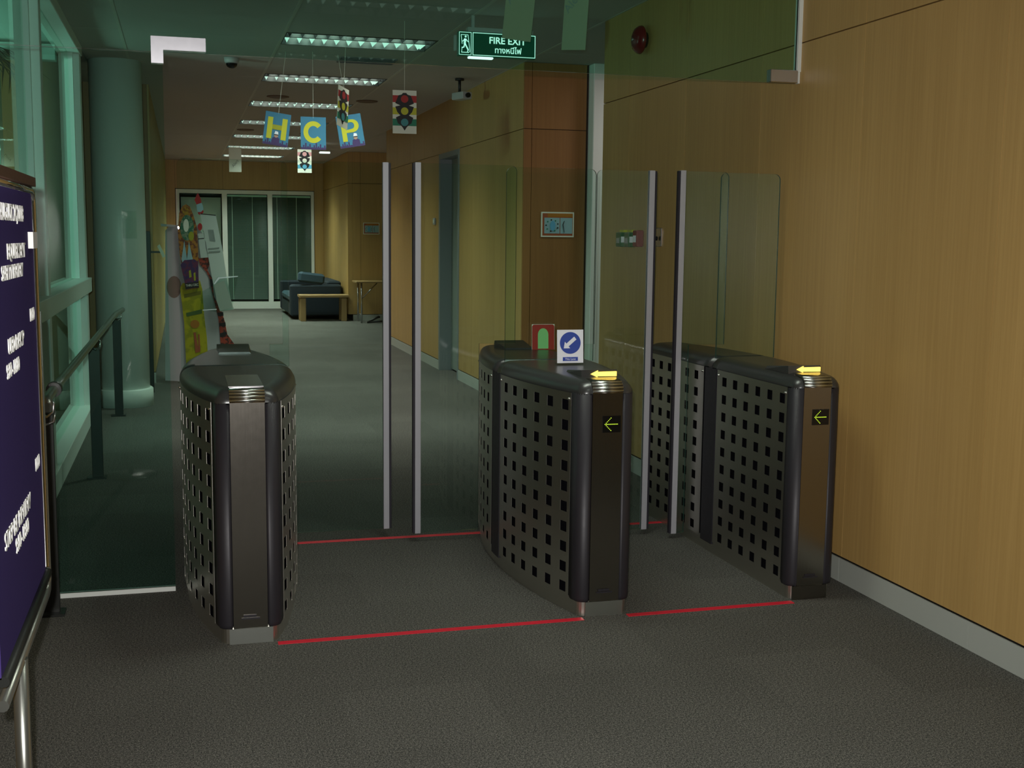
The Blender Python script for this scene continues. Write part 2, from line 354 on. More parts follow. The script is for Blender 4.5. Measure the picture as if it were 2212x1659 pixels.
# alcove beyond corridor wall
MB().box(XW + 0.02, 4.6, 17.60, 17.72, 0, 3.32).build('wall_alcove_near', M['oak'], kind='structure')
af = MB().box(3.09, 4.6, 22.32, 22.45, 0, 3.32).build('wall_alcove', M['oak_trim'], kind='structure')
for (x0, x1) in ((3.09, 3.24), (3.24, 4.2), (4.2, 4.6)):
    for (z0, z1) in ROWS:
        MB().box(x0 + 0.002, x1 - 0.002, 22.30, 22.32, z0 + 0.004, z1 - 0.004).build('panel', M['oak'], af)
MB().box(3.09, 4.6, 22.29, 22.30, 0, 0.112).build('baseboard_alcove', M['skirt'], kind='structure')
MB().box(4.5, 4.6, 17.7, 22.4, 0, 3.32).build('wall_alcove_end', M['oak'], kind='structure')
sw = MB().box(3.09, 3.2, 22.45, 26.35, 0, 3.32).build('wall_side_far', M['oak_trim'], kind='structure')
for a, b in ((22.30, 23.3), (23.3, 24.3), (24.3, 25.3), (25.3, 26.25)):
    for (z0, z1) in ROWS:
        MB().box(3.00, 3.09, a + 0.002, b - 0.002, z0 + 0.004, z1 - 0.004).build('panel', M['oak'], sw)
# back wall with window
YB = 26.25
bw = MB().box(-0.6, -0.11, YB, YB + 0.15, 0, 3.32).box(2.80, 3.1, YB, YB + 0.15, 0, 3.32).box(-0.11, 2.80, YB, YB + 0.15, 2.545, 3.32).build('wall_back', M['oak_trim'], kind='structure')
for (x0, x1, z0, z1) in ((-0.6, -0.11, 0, ZC), (2.80, 3.0, 0, ZC), (-0.11, 0.87, 2.545, ZC), (0.87, 1.84, 2.545, ZC), (1.84, 2.80, 2.545, ZC)):
    MB().box(x0 + 0.002, x1 - 0.002, YB - 0.02, YB, z0 + 0.002, z1 - 0.002).build('panel', M['oak'], bw)
wn = MB().box(-0.11, 2.80, YB + 0.9, YB + 0.95, 0, 2.6).build('window_1', M['plenum'], kind='structure')
fr = MB()
for (x0, x1) in ((-0.10, -0.03), (0.845, 0.95), (1.80, 1.90), (2.73, 2.79)): fr.box(x0, x1, YB - 0.05, YB + 0.06, 0.0, 2.535)
fr.box(-0.10, 2.79, YB - 0.045, YB + 0.06, 2.455, 2.535).box(-0.10, 2.79, YB - 0.045, YB + 0.06, 0, 0.15)
fr.build('window_frame', M['offwhite'], wn)
for (x0, x1) in ((-0.03, 0.845), (0.95, 1.80), (1.90, 2.73)):
    MB().box(x0, x1, YB, YB + 0.008, 0.15, 2.455).build('pane', M['gl_gate'], wn)
for (x0, x1) in ((0.95, 1.80), (1.90, 2.73)):
    b_ = MB().box(x0 + 0.01, x1 - 0.01, YB + 0.04, YB + 0.07, 2.40, 2.44).build('blind_rail', M['headrail'], wn)
    s_ = MB()
    for k in range(88):
        z = 0.20 + k * 0.025
        s_.add([(x0 + 0.01, YB + 0.045, z), (x1 - 0.01, YB + 0.045, z), (x1 - 0.01, YB + 0.062, z + 0.022), (x0 + 0.01, YB + 0.062, z + 0.022)], [(0, 1, 2, 3)])
    s_.build('blind_slats', M['blind'], b_, 'stuff')
    cds = MB()
    for fx in (0.12, 0.62): cds.box(x0 + (x1 - x0) * fx, x0 + (x1 - x0) * fx + 0.009, YB + 0.036, YB + 0.042, 0.2, 2.40)
    cds.build('blind_cord', M['paper'], b_)
MB().box(0.0, 0.83, YB + 0.3, YB + 0.32, 0.3, 2.38).build('notice_backing', M['white'], wn)

# left: corridor block behind column, curtain wall, lobby wall
lb = MB().box(-2.4, -0.32, 13.22, 26.4, 0, 3.32).build('wall_left_far', M['oak_trim'], kind='structure')
for (x0, x1) in ((-2.4, -1.35), (-1.35, -0.32)):
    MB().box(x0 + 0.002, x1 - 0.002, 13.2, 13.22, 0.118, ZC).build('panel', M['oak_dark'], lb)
for k in range(13):
    MB().box(-0.32, -0.30, 13.22 + k + 0.002, 13.22 + k + 0.998, 0.118, ZC).build('panel', M['oak'], lb)
MB().box(-2.4, -0.30, 13.19, 13.2, 0, 0.11).build('baseboard_left', M['skirt'], kind='structure')
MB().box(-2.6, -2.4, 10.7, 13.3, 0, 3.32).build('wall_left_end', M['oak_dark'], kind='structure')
MB().box(-1.05, -0.80, -5, 5.36, 0, 3.32).build('wall_left', M['oak'], kind='structure')
MB().box(-2.6, 6, -5.1, -4.96, 0, 3.32).build('wall_behind', M['oak'], kind='structure')

# ---- curtain wall (window_2) on X = -0.8, Y 5.4 .. 10.75
cw = MB().box(-0.93, -0.80, 5.40, 10.80, 0, 0.10).build('window_2', M['offwhite'], kind='structure')
XG = -0.80
def mull(y0, y1, z0=0.0, z1=ZC, nm='mullion'):
    MB().bbox(-0.92, XG + 0.02, y0, y1, z0, z1, 0.004).build(nm, M['offwhite'], cw)
mull(5.44, 5.54); mull(7.62, 7.74); mull(10.58, 10.74)
MB().bbox(-0.92, XG + 0.05, 5.44, 10.74, 1.10, 1.22, 0.004).build('transom', M['offwhite'], cw)
MB().bbox(-0.92, XG + 0.035, 5.44, 10.74, 0.0, 0.14, 0.004).build('sill_rail', M['offwhite'], cw)
MB().bbox(-0.92, XG + 0.03, 5.44, 10.74, 3.06, ZC, 0.004).build('head_rail', M['offwhite'], cw)
for (a, b) in ((5.54, 7.62), (7.74, 10.58)):
    for (z0, z1) in ((0.14, 1.10), (1.22, 3.06)):
        MB().box(-0.87, -0.862, a, b, z0, z1).build('pane', M['gl_win'], cw)
        MB().box(-0.90, -0.83, a, a + 0.05, z0, z1).box(-0.90, -0.83, b - 0.05, b, z0, z1).build('sash', M['offwhite'], cw)
MB().box(-2.5, -0.93, 10.74, 10.82, 0, 3.32).build('wall_left_return', M['oak_dark'], kind='structure')

# ---- ceiling: plenum slab with board tiles; luminaires sit in openings between tiles
cl = MB().box(-0.93, 6, -5, 10.8, 3.30, 3.36).box(-2.6, 6, 10.8, 28, 3.30, 3.36).build('ceiling', M['plenum'], kind='structure')
LY = [9.77 + 2.44 * k for k in range(-5, 7)]      # luminaire rows
LX0, LX1, LH = 0.80, 2.02, 0.30
def tile(x0, x1, y0, y1):
    MB().box(x0 + 0.003, x1 - 0.003, y0 + 0.003, y1 - 0.003, ZC, ZC + 0.015).build('ceiling_tile', M['ceil'], cl)
yrow = [-5.0] + LY + [28]
for (x0, x1) in ((-2.5, -1.64), (-1.64, -0.79), (-0.79, -0.42), (-0.42, LX0), (LX1, XW), (XW, 4.2), (4.2, 5.9)):
    for a, b in zip(yrow[:-1], yrow[1:]):
        if x0 < -1:
            if b < 11: continue
            a = max(a, 10.8)
        tile(x0, x1, a, b)
for i, a in enumerate(yrow[:-1]):
    b = yrow[i + 1]; s = a + (LH if i > 0 else 0); e = b - (LH if i < len(yrow) - 2 else 0)
    tile(LX0, LX1, s, e)
for x in (-0.42, LX0, LX1, XW):
    MB().box(x - 0.012, x + 0.012, -5, 27, ZC - 0.002, ZC + 0.02).build('ceiling_bar', M['tbar'], cl)

# ================================================================ luminaires
def luminaire(both):
    t = thing('ceiling_light', '', 'ceiling light', (0, 0, 0))
    hx, hy = 0.60, 0.29
    MB().box(-hx, hx, -hy, -hy + 0.01, 0, 0.14).box(-hx, hx, hy - 0.01, hy, 0, 0.14).box(-hx, -hx + 0.01, -hy, hy, 0, 0.14).box(hx - 0.01, hx, -hy, hy, 0, 0.14).box(-hx, hx, -hy, hy, 0.14, 0.15).build('housing', M['lum_body'], t)
    MB().box(-hx, hx, -0.015, 0.015, 0.012, 0.11).box(-hx, hx, 0.255, 0.28, -0.004, 0.11).box(-hx, hx, -0.28, -0.255, 0.0, 0.05).build('rail', M['louvre_rail'], t)
    for row in (-0.135, 0.135):
        for k in range(12):
            x = -0.55 + k * 0.1
            b = MB(); w2, h2 = 0.020, 0.045
            b.add([(x - w2, row - 0.11, 0.052), (x + w2, row - 0.11, 0.052), (x, row - 0.11, 0.052 - h2),
                   (x - w2, row + 0.11, 0.052), (x + w2, row + 0.11, 0.052), (x, row + 0.11, 0.052 - h2)],
                  [(0, 1, 2), (5, 4, 3), (0, 3, 4, 1), (1, 4, 5, 2), (2, 5, 3, 0)])
            b.build('louvre_blade', M['louvre'] if (both or row > 0) else M['louvre_shaded'], t)
    for row in (-0.135, 0.135):
        MB().tube([(-0.57, row, 0.115), (0.57, row, 0.115)], 0.013, 8).build('tube', M['tube'], t)
    MB().poly([(0.53, 0.004), (0.585, 0.052), (0.585, 0.1), (0.565, 0.1), (0.565, 0.05), (0.50, 0.052)], 0.23, 0.245).build('end_reflector', M['louvre'], t)  # glows like the blades; the reflected lamp light is painted as emission
    return t
L0 = luminaire(False); L1 = luminaire(True)
names = []
for k, y in enumerate(LY):
    if y < 3.5: lab = 'louvred ceiling light in the lobby, near the camera side of the glass header'
    lab = ['louvred light at the far back of the lobby behind the camera', 'second louvred light of the lobby behind the camera', 'louvred lobby light just before the gates',
           'louvred lobby light right above the gate pedestals', 'louvred light just behind the glass header', 'large bright louvred light nearest behind glass header, beside fire exit sign',
           'bright louvred light just under the header edge beside the ceiling vent', 'louvred light row right above the blue letter posters', 'louvred light crossing behind the blue letter posters',
           'louvred light level with the foot of the H poster', 'louvred light level with the top of the small traffic light card', 'farthest louvred light touching the end wall'][k]
    loc = ((LX0 + LX1) / 2, y, ZC)
    if k == 0: L0.location = loc; L0['label'] = lab; L0['group'] = 'louvred ceiling lights'
    elif k == 7: L1.location = loc; L1['label'] = lab; L1['group'] = 'louvred ceiling lights'
    else: dup(L0 if k < 7 else L1, loc, 0, lab, 'louvred ceiling lights')
    if k == 4: pw = 0.0
    else: pw = LOBBY_W if y < 6 else (LUM_W * (3.0 if y > 24 else 2.1 if y > 21 else 1.6 if y > 18 else 1.0))
    if pw > 0: area('luminaire_lamp', (loc[0], y, ZC + 0.135), (0, 0, -1), 1.12, 0.5, pw, (0.93, 1.0, 0.86), math.radians(158 if y > 24 else 118))

# ================================================================ glass header + partition at Y = 5.40
def pane(name, x0, x1, y0, y1, z0, z1, ma, parent, edge=None):
    b = MB().box(x0, x1, y0, y1, z0, z1)
    # faces order: bottom, top, front(-y), right, back, left
    for i, mi in zip(range(6), (1, 1, 0, 1, 0, 1)): b.mi[i] = mi
    return b.build(name, [ma, edge or M['gl_edge']], parent)
gh = thing('glass_header', 'green glass header pane hanging above the gates from ceiling', 'glass panel', (0, 5.4, 2.37))
pane('glass_pane', -0.79, 2.945, -0.006, 0.006, 0, 0.775, M['gl_part'], gh, M['gl_edge_b'])
MB().box(2.945, 2.965, -0.02, 0.02, 0.055, 0.775).build('wall_channel', M['white'], gh)
MB().box(2.955, 2.965, -0.012, 0.012, 0.0, 0.055).build('wall_channel', M['white'], gh)
pf = MB().bbox(2.80, 2.95, -0.022, 0.022, 0.0, 0.062, 0.003).build('patch_fitting', M['satin'], gh)
gp = thing('glass_partition', 'tall green glass side panel left of the first pedestal', 'glass panel', (0, 5.4, 0))
pane('glass_pane', -0.79, -0.062, -0.006, 0.006, 0.02, 2.366, M['gl_part'], gp, M['gl_edge_b'])
MB().box(-0.79, -0.062, -0.014, 0.014, 0, 0.02).build('floor_channel', M['white'], gp)
lf = MB().poly([(-0.108, -0.05), (-0.058, -0.05), (-0.058, 0.006), (0.118, 0.006), (0.118, 0.062), (-0.108, 0.062)], -0.024, 0.024)
o = lf.build('corner_patch_fitting', M['clamp']); o.location = (0, 5.4, 2.37); tag(o, 'polished steel L shaped clamp at the header corner', 'clamp')

# ================================================================ gate pedestals
CY, HL = 5.48, 0.88
def pedestal(cx, label, leftflat=False, front_block=True, rear_block=True, led=True):
    t = thing('gate_pedestal', label, 'turnstile', (cx, CY, 0), 0, 'steel gate pedestals')
    def wl(y):
        if leftflat: return 0.105
        return 0.11 + 0.142 * (1 - (y / HL) ** 2)
    def wr(y):
        k = 0.138 if leftflat else 0.142
        return 0.11 + k * (1 - (y / HL) ** 2)
    def half(o, ysplit, sgn, z, n=12, rc=0.045):
        # closed ring: from split on the left, around tip (sgn=-1 front, +1 rear), back on right
        tip = HL - o; ys = [ysplit + (sgn * (tip - rc) - ysplit) * i / n for i in range(n + 1)]
        L = [(-(wl(y) - o), y, z) for y in ys]
        wt_l = wl(sgn * (tip - rc)) - o; wt_r = wr(sgn * (tip - rc)) - o
        arcL = [(-(wt_l - rc) - rc * math.cos(a), sgn * (tip - rc) + sgn * rc * math.sin(a), z) for a in [PI / 2 * k / 6 for k in range(1, 7)]]
        arcR = [((wt_r - rc) + rc * math.cos(a), sgn * (tip - rc) + sgn * rc * math.sin(a), z) for a in [PI / 2 * k / 6 for k in range(6, 0, -1)]]
        Rr = [((wr(y) - o), y, z) for y in reversed(ys)]
        ring = L + arcL + arcR + Rr
        return ring if sgn < 0 else ring[::-1]
    def full(o, z):
        a = half(o, 0, -1, z); b = half(o, 0, 1, z)[::-1]
        # a: left split -> front -> right split ; b: left split -> rear -> right split
        return a + b[::-1][1:-1]
    MB().rings([full(0.012, 0), full(0.012, 0.068)], smooth=False).build('plinth', M['steel_dark'], t)
    MB().box(-0.082, 0.086, -HL + 0.001, -HL + 0.012, 0.0, 0.062).build('kick_plate', M['rib'] if not leftflat else M['steel'], t)
    MB().rings([full(0.014, 0.068), full(0.014, 0.955)]).build('core', M['core'], t)
    # corner pillars
    for sgn in (-1, 1):
        for side in (-1, 1):
            tipw = (wl if side < 0 else wr)(sgn * (HL - 0.045))
            rc = 0.045
            pts = [(side * 0.068, sgn * (HL - 0.03)), (side * 0.068, sgn * HL)]
            pts += [(side * ((tipw - rc) + rc * math.sin(a)), sgn * ((HL - rc) + rc * math.cos(a))) for a in [PI / 2 * k / 7 for k in range(8)]]
            ye = HL - 0.075; we = (wl if side < 0 else wr)(sgn * ye)
            pts += [(side * we, sgn * ye), (side * (we - 0.03), sgn * ye)]
            def lvl(z, k):   # rounded foot
                c = Vector((side * 0.09, sgn * (HL - 0.04))); return [(c.x + (x - c.x) * k, c.y + (y - c.y) * k, z) for x, y in pts]
            rg = [lvl(0.062, 0.86), lvl(0.068, 0.95), lvl(0.078, 1.0), lvl(0.956, 1.0)]
            if side * sgn < 0: rg = [r[::-1] for r in rg]
            b = MB().rings(rg[::1], smooth=True); b.build('corner_pillar', M['pillar'], t)
        # steel face plate
        fpz = (-0.066, 0.066)
        y0, y1 = (-HL - 0.001, -HL + 0.03) if sgn < 0 else (HL - 0.03, HL + 0.001)
        fp = MB().box(fpz[0], fpz[1], y0, y1, 0.066, 0.958).build('face_plate', M['steel'], t)
        yy = sgn * (HL + 0.0025)
        MB().box(-0.035, 0.035, yy - 0.002, yy + 0.002, 0.100, 0.106).box(-0.028, 0.022, yy - 0.0025, yy + 0.0025, 0.108, 0.118).build('maker_plate', M['pillar'], fp)
        if led and sgn < 0:
            MB().box(-0.022, 0.058, -HL - 0.004, -HL, 0.792, 0.862).build('display', M['display'], fp)
            d = MB()
            def dot(x, z): d.poly(circ(x, z, 0.0019, 6), -HL - 0.006, -HL - 0.003)
            for k in range(11): dot(-0.012 + k * 0.0055, 0.827)
            for k in range(1, 6): dot(-0.012 + k * 0.0052, 0.827 + k * 0.0053); dot(-0.012 + k * 0.0052, 0.827 - k * 0.0053)
            d.build('led_dots', M['green_led'], fp, 'stuff')
    # centre pillars
    for side, wf_ in ((-1, wl), (1, wr)):
        pts = [(wf_(-0.07) - 0.03, -0.07), (wf_(-0.07), -0.07), (wf_(0), 0), (wf_(0.06), 0.06), (wf_(0.06) - 0.03, 0.06)]
        r0 = [(side * x, y, 0.05) for x, y in pts]; r1 = [(side * x, y, 0.956) for x, y in pts]
        if side > 0: MB().rings([r0, r1]).build('centre_pillar', M['pillar'], t)
        else: MB().rings([r0[::-1], r1[::-1]]).build('centre_pillar', M['pillar'], t)
    # perforated side panels
    rows = 10; cols = 6
    for side, wf_ in ((-1, wl), (1, wr)):
        for (ya, yb, cy) in ((-0.80, -0.085, [-0.809 + 0.118 * k for k in range(6)]), (0.075, 0.80, [0.809 - 0.118 * k for k in range(6)])):
            cuts = []
            cs = sorted(c_ + (0.052 if c_ < 0 else -0.052) for c_ in cy)
            cs = [c_ for c_ in cs]
            for c_ in cs: cuts += [c_ - 0.024, c_ + 0.024]
            cuts = [ya] + cuts + [yb]
            zc = [0.898 - 0.088 * r for r in range(rows)][::-1]; zcut = [0.066]
            for z in zc: zcut += [z - 0.0225, z + 0.0225]
            zcut.append(0.952)
            b = MB(); th = 0.0012
            idx = {}
            def V(i, j, k):
                key = (i, j, k)
                if key not in idx:
                    y = cuts[i]; x = side * (wf_(y) + (0 if k else -th)); b.v.append((x, y, zcut[j])); idx[key] = len(b.v) - 1
                return idx[key]
            solid = lambda i, j: 0 <= i < len(cuts) - 1 and 0 <= j < len(zcut) - 1 and not (i % 2 == 1 and j % 2 == 1)
            def F(f, sm=True): b.f.append(f if side > 0 else f[::-1]); b.mi.append(0); b.sm.append(sm)
            for i in range(len(cuts) - 1):
                for j in range(len(zcut) - 1):
                    if not solid(i, j): continue
                    F((V(i, j, 1), V(i + 1, j, 1), V(i + 1, j + 1, 1), V(i, j + 1, 1)), False)
                    if not solid(i - 1, j): F((V(i, j, 0), V(i, j, 1), V(i, j + 1, 1), V(i, j + 1, 0)), False)
                    if not solid(i + 1, j): F((V(i + 1, j, 1), V(i + 1, j, 0), V(i + 1, j + 1, 0), V(i + 1, j + 1, 1)), False)
                    if not solid(i, j - 1): F((V(i, j, 0), V(i + 1, j, 0), V(i + 1, j, 1), V(i, j, 1)), False)
                    if not solid(i, j + 1): F((V(i, j + 1, 1), V(i + 1, j + 1, 1), V(i + 1, j + 1, 0), V(i, j + 1, 0)), False)
            pp = b.build('perforated_panel', M['steel_dark'], t)
            for yy in (ya + 0.014, yb - 0.014):
                x = side * (wf_(yy) + 0.001)
                MB().lathe([(0.0001, -0.006), (0.0055, -0.004), (0.007, 0), (0.0055, 0.004), (0.0001, 0.006)], x, yy, 8, 0.925).build('screw', M['chrome'], pp)
    # lid halves, rounded edges
    prof = [(0.0, 0.952), (0.0, 0.958), (0.003, 0.970), (0.010, 0.983), (0.021, 0.995), (0.036, 1.003), (0.053, 1.008), (0.068, 1.010)]
    for sgn, sp in ((-1, -0.026), (1, 0.014)):
        rg = [half(o_, sp, sgn, z_) for o_, z_ in prof]
        b = MB().rings(rg, smooth=True)
        b.build('lid', M['char'], t)
    MB().rings([[(x, y, z) for x, y, z in full(0.012, 0.952)], full(0.022, 0.972), full(0.05, 0.985)]).build('lid_core', M['rubber'], t)
    # nose with ribs
    for sgn in (-1,):
        pr = [(-HL - 0.0015, 0.958)]
        for k in range(0, 10):
            a = PI / 2 * k / 9; pr.append((-HL + 0.046 - 0.0475 * math.cos(a), 0.962 + 0.047 * math.sin(a) * 1.0))
        ye = -HL + (0.40 if not front_block else 0.09)
        pr += [(ye, 1.0105), (ye, 1.0085)]
        bp2 = [(y + 0.004 if i < 11 else y, z - 0.006) for i, (y, z) in enumerate(pr)]
        ringl = [(-0.067, y, z) for y, z in pr]; ringr = [(0.067, y, z) for y, z in pr]
        b = MB(); n = len(pr)
        vs = ringl + ringr + [(-0.067, y, z) for y, z in bp2] + [(0.067, y, z) for y, z in bp2]
        fs = [(i, n + i, n + i + 1, i + 1) for i in range(n - 1)]
        fs += [(i + 1, 2 * n + i + 1, 2 * n + i, i) for i in range(n - 1)] + [(n + i, 3 * n + i, 3 * n + i + 1, n + i + 1) for i in range(n - 1)]
        b.add(vs, fs, smooth=True); b.build('nose_plate', M['steel'], t)
        for k in range(4):
            a = math.radians(6 + k * 17); y = -HL + 0.046 - 0.049 * math.cos(a); z = 0.962 + 0.0475 * math.sin(a)
            MB().tube([(-0.067, y, z), (0.067, y, z)], 0.0052, 10).build('rib', M['rib'], t)
    if not front_block:
        MB().poly([(-0.067, 1.010), (0.067, 1.010), (0.067, 1.013), (-0.067, 1.013)], -HL + 0.07, -HL + 0.46).build('card_reader', M['satin'], t)
    def block(sgn, arrow):
        y0, y1 = sgn * (HL - 0.14), sgn * (HL - 0.36)
        vs = []
        x0, x1 = -0.070, 0.108 if False else 0.095
        b = MB()
        ya, yb = y0, y1
        vs = [(x0, ya, 1.004), (x1, ya, 1.004), (x1, yb, 1.004), (x0, yb, 1.004), (x0 + 0.002, ya + sgn * -0.008, 1.040), (x1 - 0.002, ya + sgn * -0.008, 1.040), (x1 - 0.01, yb, 1.018), (x0 + 0.01, yb, 1.018)]
        fs = [(0, 1, 5, 4), (1, 2, 6, 5), (2, 3, 7, 6), (3, 0, 4, 7), (4, 5, 6, 7), (3, 2, 1, 0)]
        if sgn > 0: fs = [f[::-1] for f in fs]
        b.add(vs, fs); bl = b.build('signal_block', M['char'], t)
        if arrow:
            yy = y0 - 0.001
            zc = 1.0225
            pts = [(-0.028, zc), (0.004, zc + 0.015), (0.0, zc + 0.009), (0.088, zc + 0.010), (0.088, zc - 0.010), (0.0, zc - 0.009), (0.004, zc - 0.015)]
            MB().poly(pts, yy - 0.003, yy + 0.006).build('arrow', M['yellow_led'], bl)
    if front_block: block(-1, True)
    if rear_block: block(1, False)
    return t
pedestal(0.228, 'leftmost steel gate pedestal with plain front and no lit arrow', front_block=False, led=False)
pedestal(1.70, 'middle steel gate pedestal with two small cards standing on its lid')
pedestal(2.68, 'slim steel gate pedestal on the right, against the oak wall', leftflat=True, rear_block=False)

# ================================================================ gate leaves and fixed glass
def roundrect(x0, x1, z0, z1, r, corners):
    pts = []
    for (cx, cz, a0, key) in ((x1, z1, 0, 'tr'), (x0, z1, 90, 'tl'), (x0, z0, 180, 'bl'), (x1, z0, 270, 'br')):
        if key in corners:
            ox = cx - r if 'r' in key else cx + r; oz = cz - r if 't' in key else cz + r
            pts += [(ox + r * math.cos(math.radians(a0 + 90 * k / 6)), oz + r * math.sin(math.radians(a0 + 90 * k / 6))) for k in range(7)]
        else: pts.append((cx, cz))
    return pts
def glass_poly(name, pts, y, th, parent, ma=None):
    b = MB().poly(pts, y - th / 2, y + th / 2); n = len(pts)
    for i in range(n): b.mi[i] = 1
    return b.build(name, [ma or M['gl_gate'], M['gl_edge']], parent)
def leaf(label, xa, xb, Y, z0, z1, strip, xcut):
    """xa..xb glass extent; strip 'r' or 'l' = side of the closing edge; xcut = pedestal side below lid."""
    t = thing('gate_leaf', label, 'gate', (0, Y, z0), 0, 'sliding glass gate leaves')
    H = z1 - z0; zl = 1.045 - z0; r = 0.03
    if strip == 'r':
        e = xb - 0.042
        pts = [(e, 0), (e, H)] + [(xa + r - r * math.sin(math.radians(15 * k)), H - r + r * math.cos(math.radians(15 * k))) for k in range(7)] + [(xa, zl), (xcut, zl), (xcut, 0)]
    else:
        e = xa + 0.042
        pts = [(e, 0), (e, H)] + [(xb - r + r * math.sin(math.radians(15 * k)), H - r + r * math.cos(math.radians(15 * k))) for k in range(7)] + [(xb, zl), (xcut, zl), (xcut, 0)]
    glass_poly('glass_pane', pts, 0, 0.010, t)
    if strip == 'r':
        MB().bbox(xb - 0.042, xb - 0.012, -0.014, 0.014, -0.003, H + 0.003, 0.001).build('edge_strip', M['silver'], t)
        MB().bbox(xb - 0.012, xb, -0.012, 0.012, 0, H, 0.001).build('rubber_seal', M['rubber'], t)
    else:
        MB().bbox(xa + 0.012, xa + 0.042, -0.014, 0.014, -0.003, H + 0.003, 0.001).build('edge_strip', M['silver'], t)
        MB().bbox(xa, xa + 0.012, -0.012, 0.012, 0, H, 0.001).build('rubber_seal', M['rubber'], t)
    return t
leaf('glass gate leaf sliding out of the leftmost pedestal', 0.487, 1.045, 6.12, 0.052, 1.972, 'r', 0.42)
leaf('glass gate leaf closing the wide lane from the middle pedestal', 1.135, 1.685, 5.99, 0.050, 1.968, 'l', 1.49)
leaf('glass gate leaf right of the middle pedestal, closing the narrow lane', 2.085, 2.415, 5.87, 0.032, 1.952, 'r', 1.925)
leaf('glass gate leaf of the slim pedestal by the oak wall', 2.485, 2.775, 5.752, 0.030, 1.950, 'l', 2.572)
for (nm, x0, x1, Y) in (('fixed glass screen standing on the leftmost pedestal', -0.015, 0.463, 5.475), ('fixed glass screen standing on the middle pedestal', 1.49, 1.94, 5.475), ('fixed glass screen standing on the slim pedestal beside the wall', 2.60, 2.925, 5.475)):
    t = thing('glass_screen', nm, 'glass panel', (0, Y, 0), 0, 'fixed glass screens on the pedestals')
    glass_poly('glass_pane', roundrect(x0, x1, 1.0, 1.93, 0.03, ('tr', 'tl')), 0, 0.010, t)

# ================================================================ red tape lines
for (x0, x1, Y, lb_) in ((0.33, 1.60, 4.575, 'red floor tape across the wide lane in front of the gates'), (1.80, 2.585, 4.575, 'red floor tape across the narrow lane in front of gates'),
                         (0.40, 1.56, 6.10, 'red floor tape under the wide glass gate leaves'), (1.88, 2.59, 6.10, 'red floor tape under the narrow lane gate leaves')):
    w_ = 0.017 if Y < 5 else 0.018
    o = MB().box(x0, x1, Y - w_, Y + w_, 0, 0.002).build('floor_tape', M['red']); tag(o, lb_, 'tape', 'red floor tape lines')

# ================================================================ cards on the middle pedestal
def card(name, label, cat, cx, cy, cz, w, h, base, prints, rz=0, tilt=0, thick=0.003, group=None, lean=0):
    t = thing(name, label, cat, (cx, cy, cz), rz, group); t.rotation_euler = (lean, tilt, rz)
    bd = MB().poly([(-w / 2, -h / 2), (w / 2, -h / 2), (w / 2, h / 2), (-w / 2, h / 2)], 0, thick).build('board', base, t)
    y = 0
    for i, (pname, pts, m_) in enumerate(prints):
        y -= 0.0006
        MB().poly(pts, y, 0.0).build(pname, m_, t)
    return t
def rectp(x0, x1, z0, z1): return [(x0, z0), (x1, z0), (x1, z1), (x0, z1)]
def rot(pts, deg, ox=0, oz=0):
    a = math.radians(deg); return [(ox + x * math.cos(a) - z * math.sin(a), oz + x * math.sin(a) + z * math.cos(a)) for x, z in pts]
p = at(1220, 787, 5.22)
arr = rot([(-0.042, 0), (-0.018, 0.020), (-0.018, 0.0085), (0.032, 0.0085), (0.032, -0.0085), (-0.018, -0.0085), (-0.018, -0.020)], 40, 0, 0.018)
t = card('lane_sign', 'white card with blue circle and arrow on middle pedestal lid', 'sign', 1.737, 5.22, 1.019 + 0.078, 0.128, 0.155, M['paperw'],
         [('blue_disc', circ(0.0, 0.016, 0.051, 32), RBLUE), ('arrow', arr, M['paperw']), ('caption_bar', rectp(-0.037, 0.037, -0.068, -0.050), RBLUE)], lean=-0.06)
text_obj('This Lane', 'caption', M['paperw'], t, 0.0135, TXT(0, -0.0025, -0.0595), 0.0005)
MB().box(-0.062, 0.062, -0.002, 0.045, -0.082, -0.078).build('stand_foot', M['acrylic'], t)
arch = [(-0.030, -0.062), (0.028, -0.062)] + [(-0.001 + 0.029 * math.cos(a), 0.012 + 0.034 * math.sin(a)) for a in [PI * k / 12 for k in range(13)]]
card('red_card', 'small red card with a pale green arch behind the lane sign', 'card', 1.838, 5.98, 1.008 + 0.068, 0.125, 0.135, M['paper'],
     [('red_field', roundrect(-0.0615, 0.0615, -0.0675, 0.066, 0.012, ('tr', 'tl')), CARDRED), ('arch_window', arch, LGRN)], lean=-0.05)

# ================================================================ sign board in the foreground (plane X = -0.36)
XS = -0.36
t = thing('sign_board', 'navy letter board on a chrome stand cut by the left edge', 'sign board', (XS, 2.83, 0))
yl, yr, zb, zt = -0.42, 0.372, 0.728, 1.70
MB().box(-0.012, 0, yl, yr, zb, zt).build('felt_board', M['navy'], t)
fr = MB()
rr = 0.009
fr.tube([(0, yr, zb), (0, yr + 0.004, zb + 0.01), (0, yr + 0.006, zt - 0.03), (0, yr - 0.004, zt - 0.004), (0, yr - 0.03, zt + 0.003), (0, yl, zt + 0.003)], rr, 12)
fr.build('frame', M['chrome'], t)
MB().tube([(0.004, yr + 0.0, zb - 0.006), (0.004, yl, zb - 0.006)], 0.011, 12).build('bottom_rail', M['bronze'], t)
MB().tube([(0.0, yr + 0.012, zt - 0.30), (0.0, yr + 0.012, zb - 0.03), (0.0, yr - 0.005, zb - 0.05), (0.0, yr - 0.04, zb - 0.055), (0.0, yl, zb - 0.055)], 0.012, 12).build('stand_loop', M['railsteel'], t)
MB().box(-0.03, 0.012, yl, yr - 0.005, zt + 0.012, zt + 0.034).build('top_cap', colmat('cap_wood', (0.09, 0.035, 0.012)), t)
MB().tube([(0.0, -0.16, zb - 0.05), (0.0, -0.16, 0.012)], 0.017, 14).build('post', M['railsteel'], t)
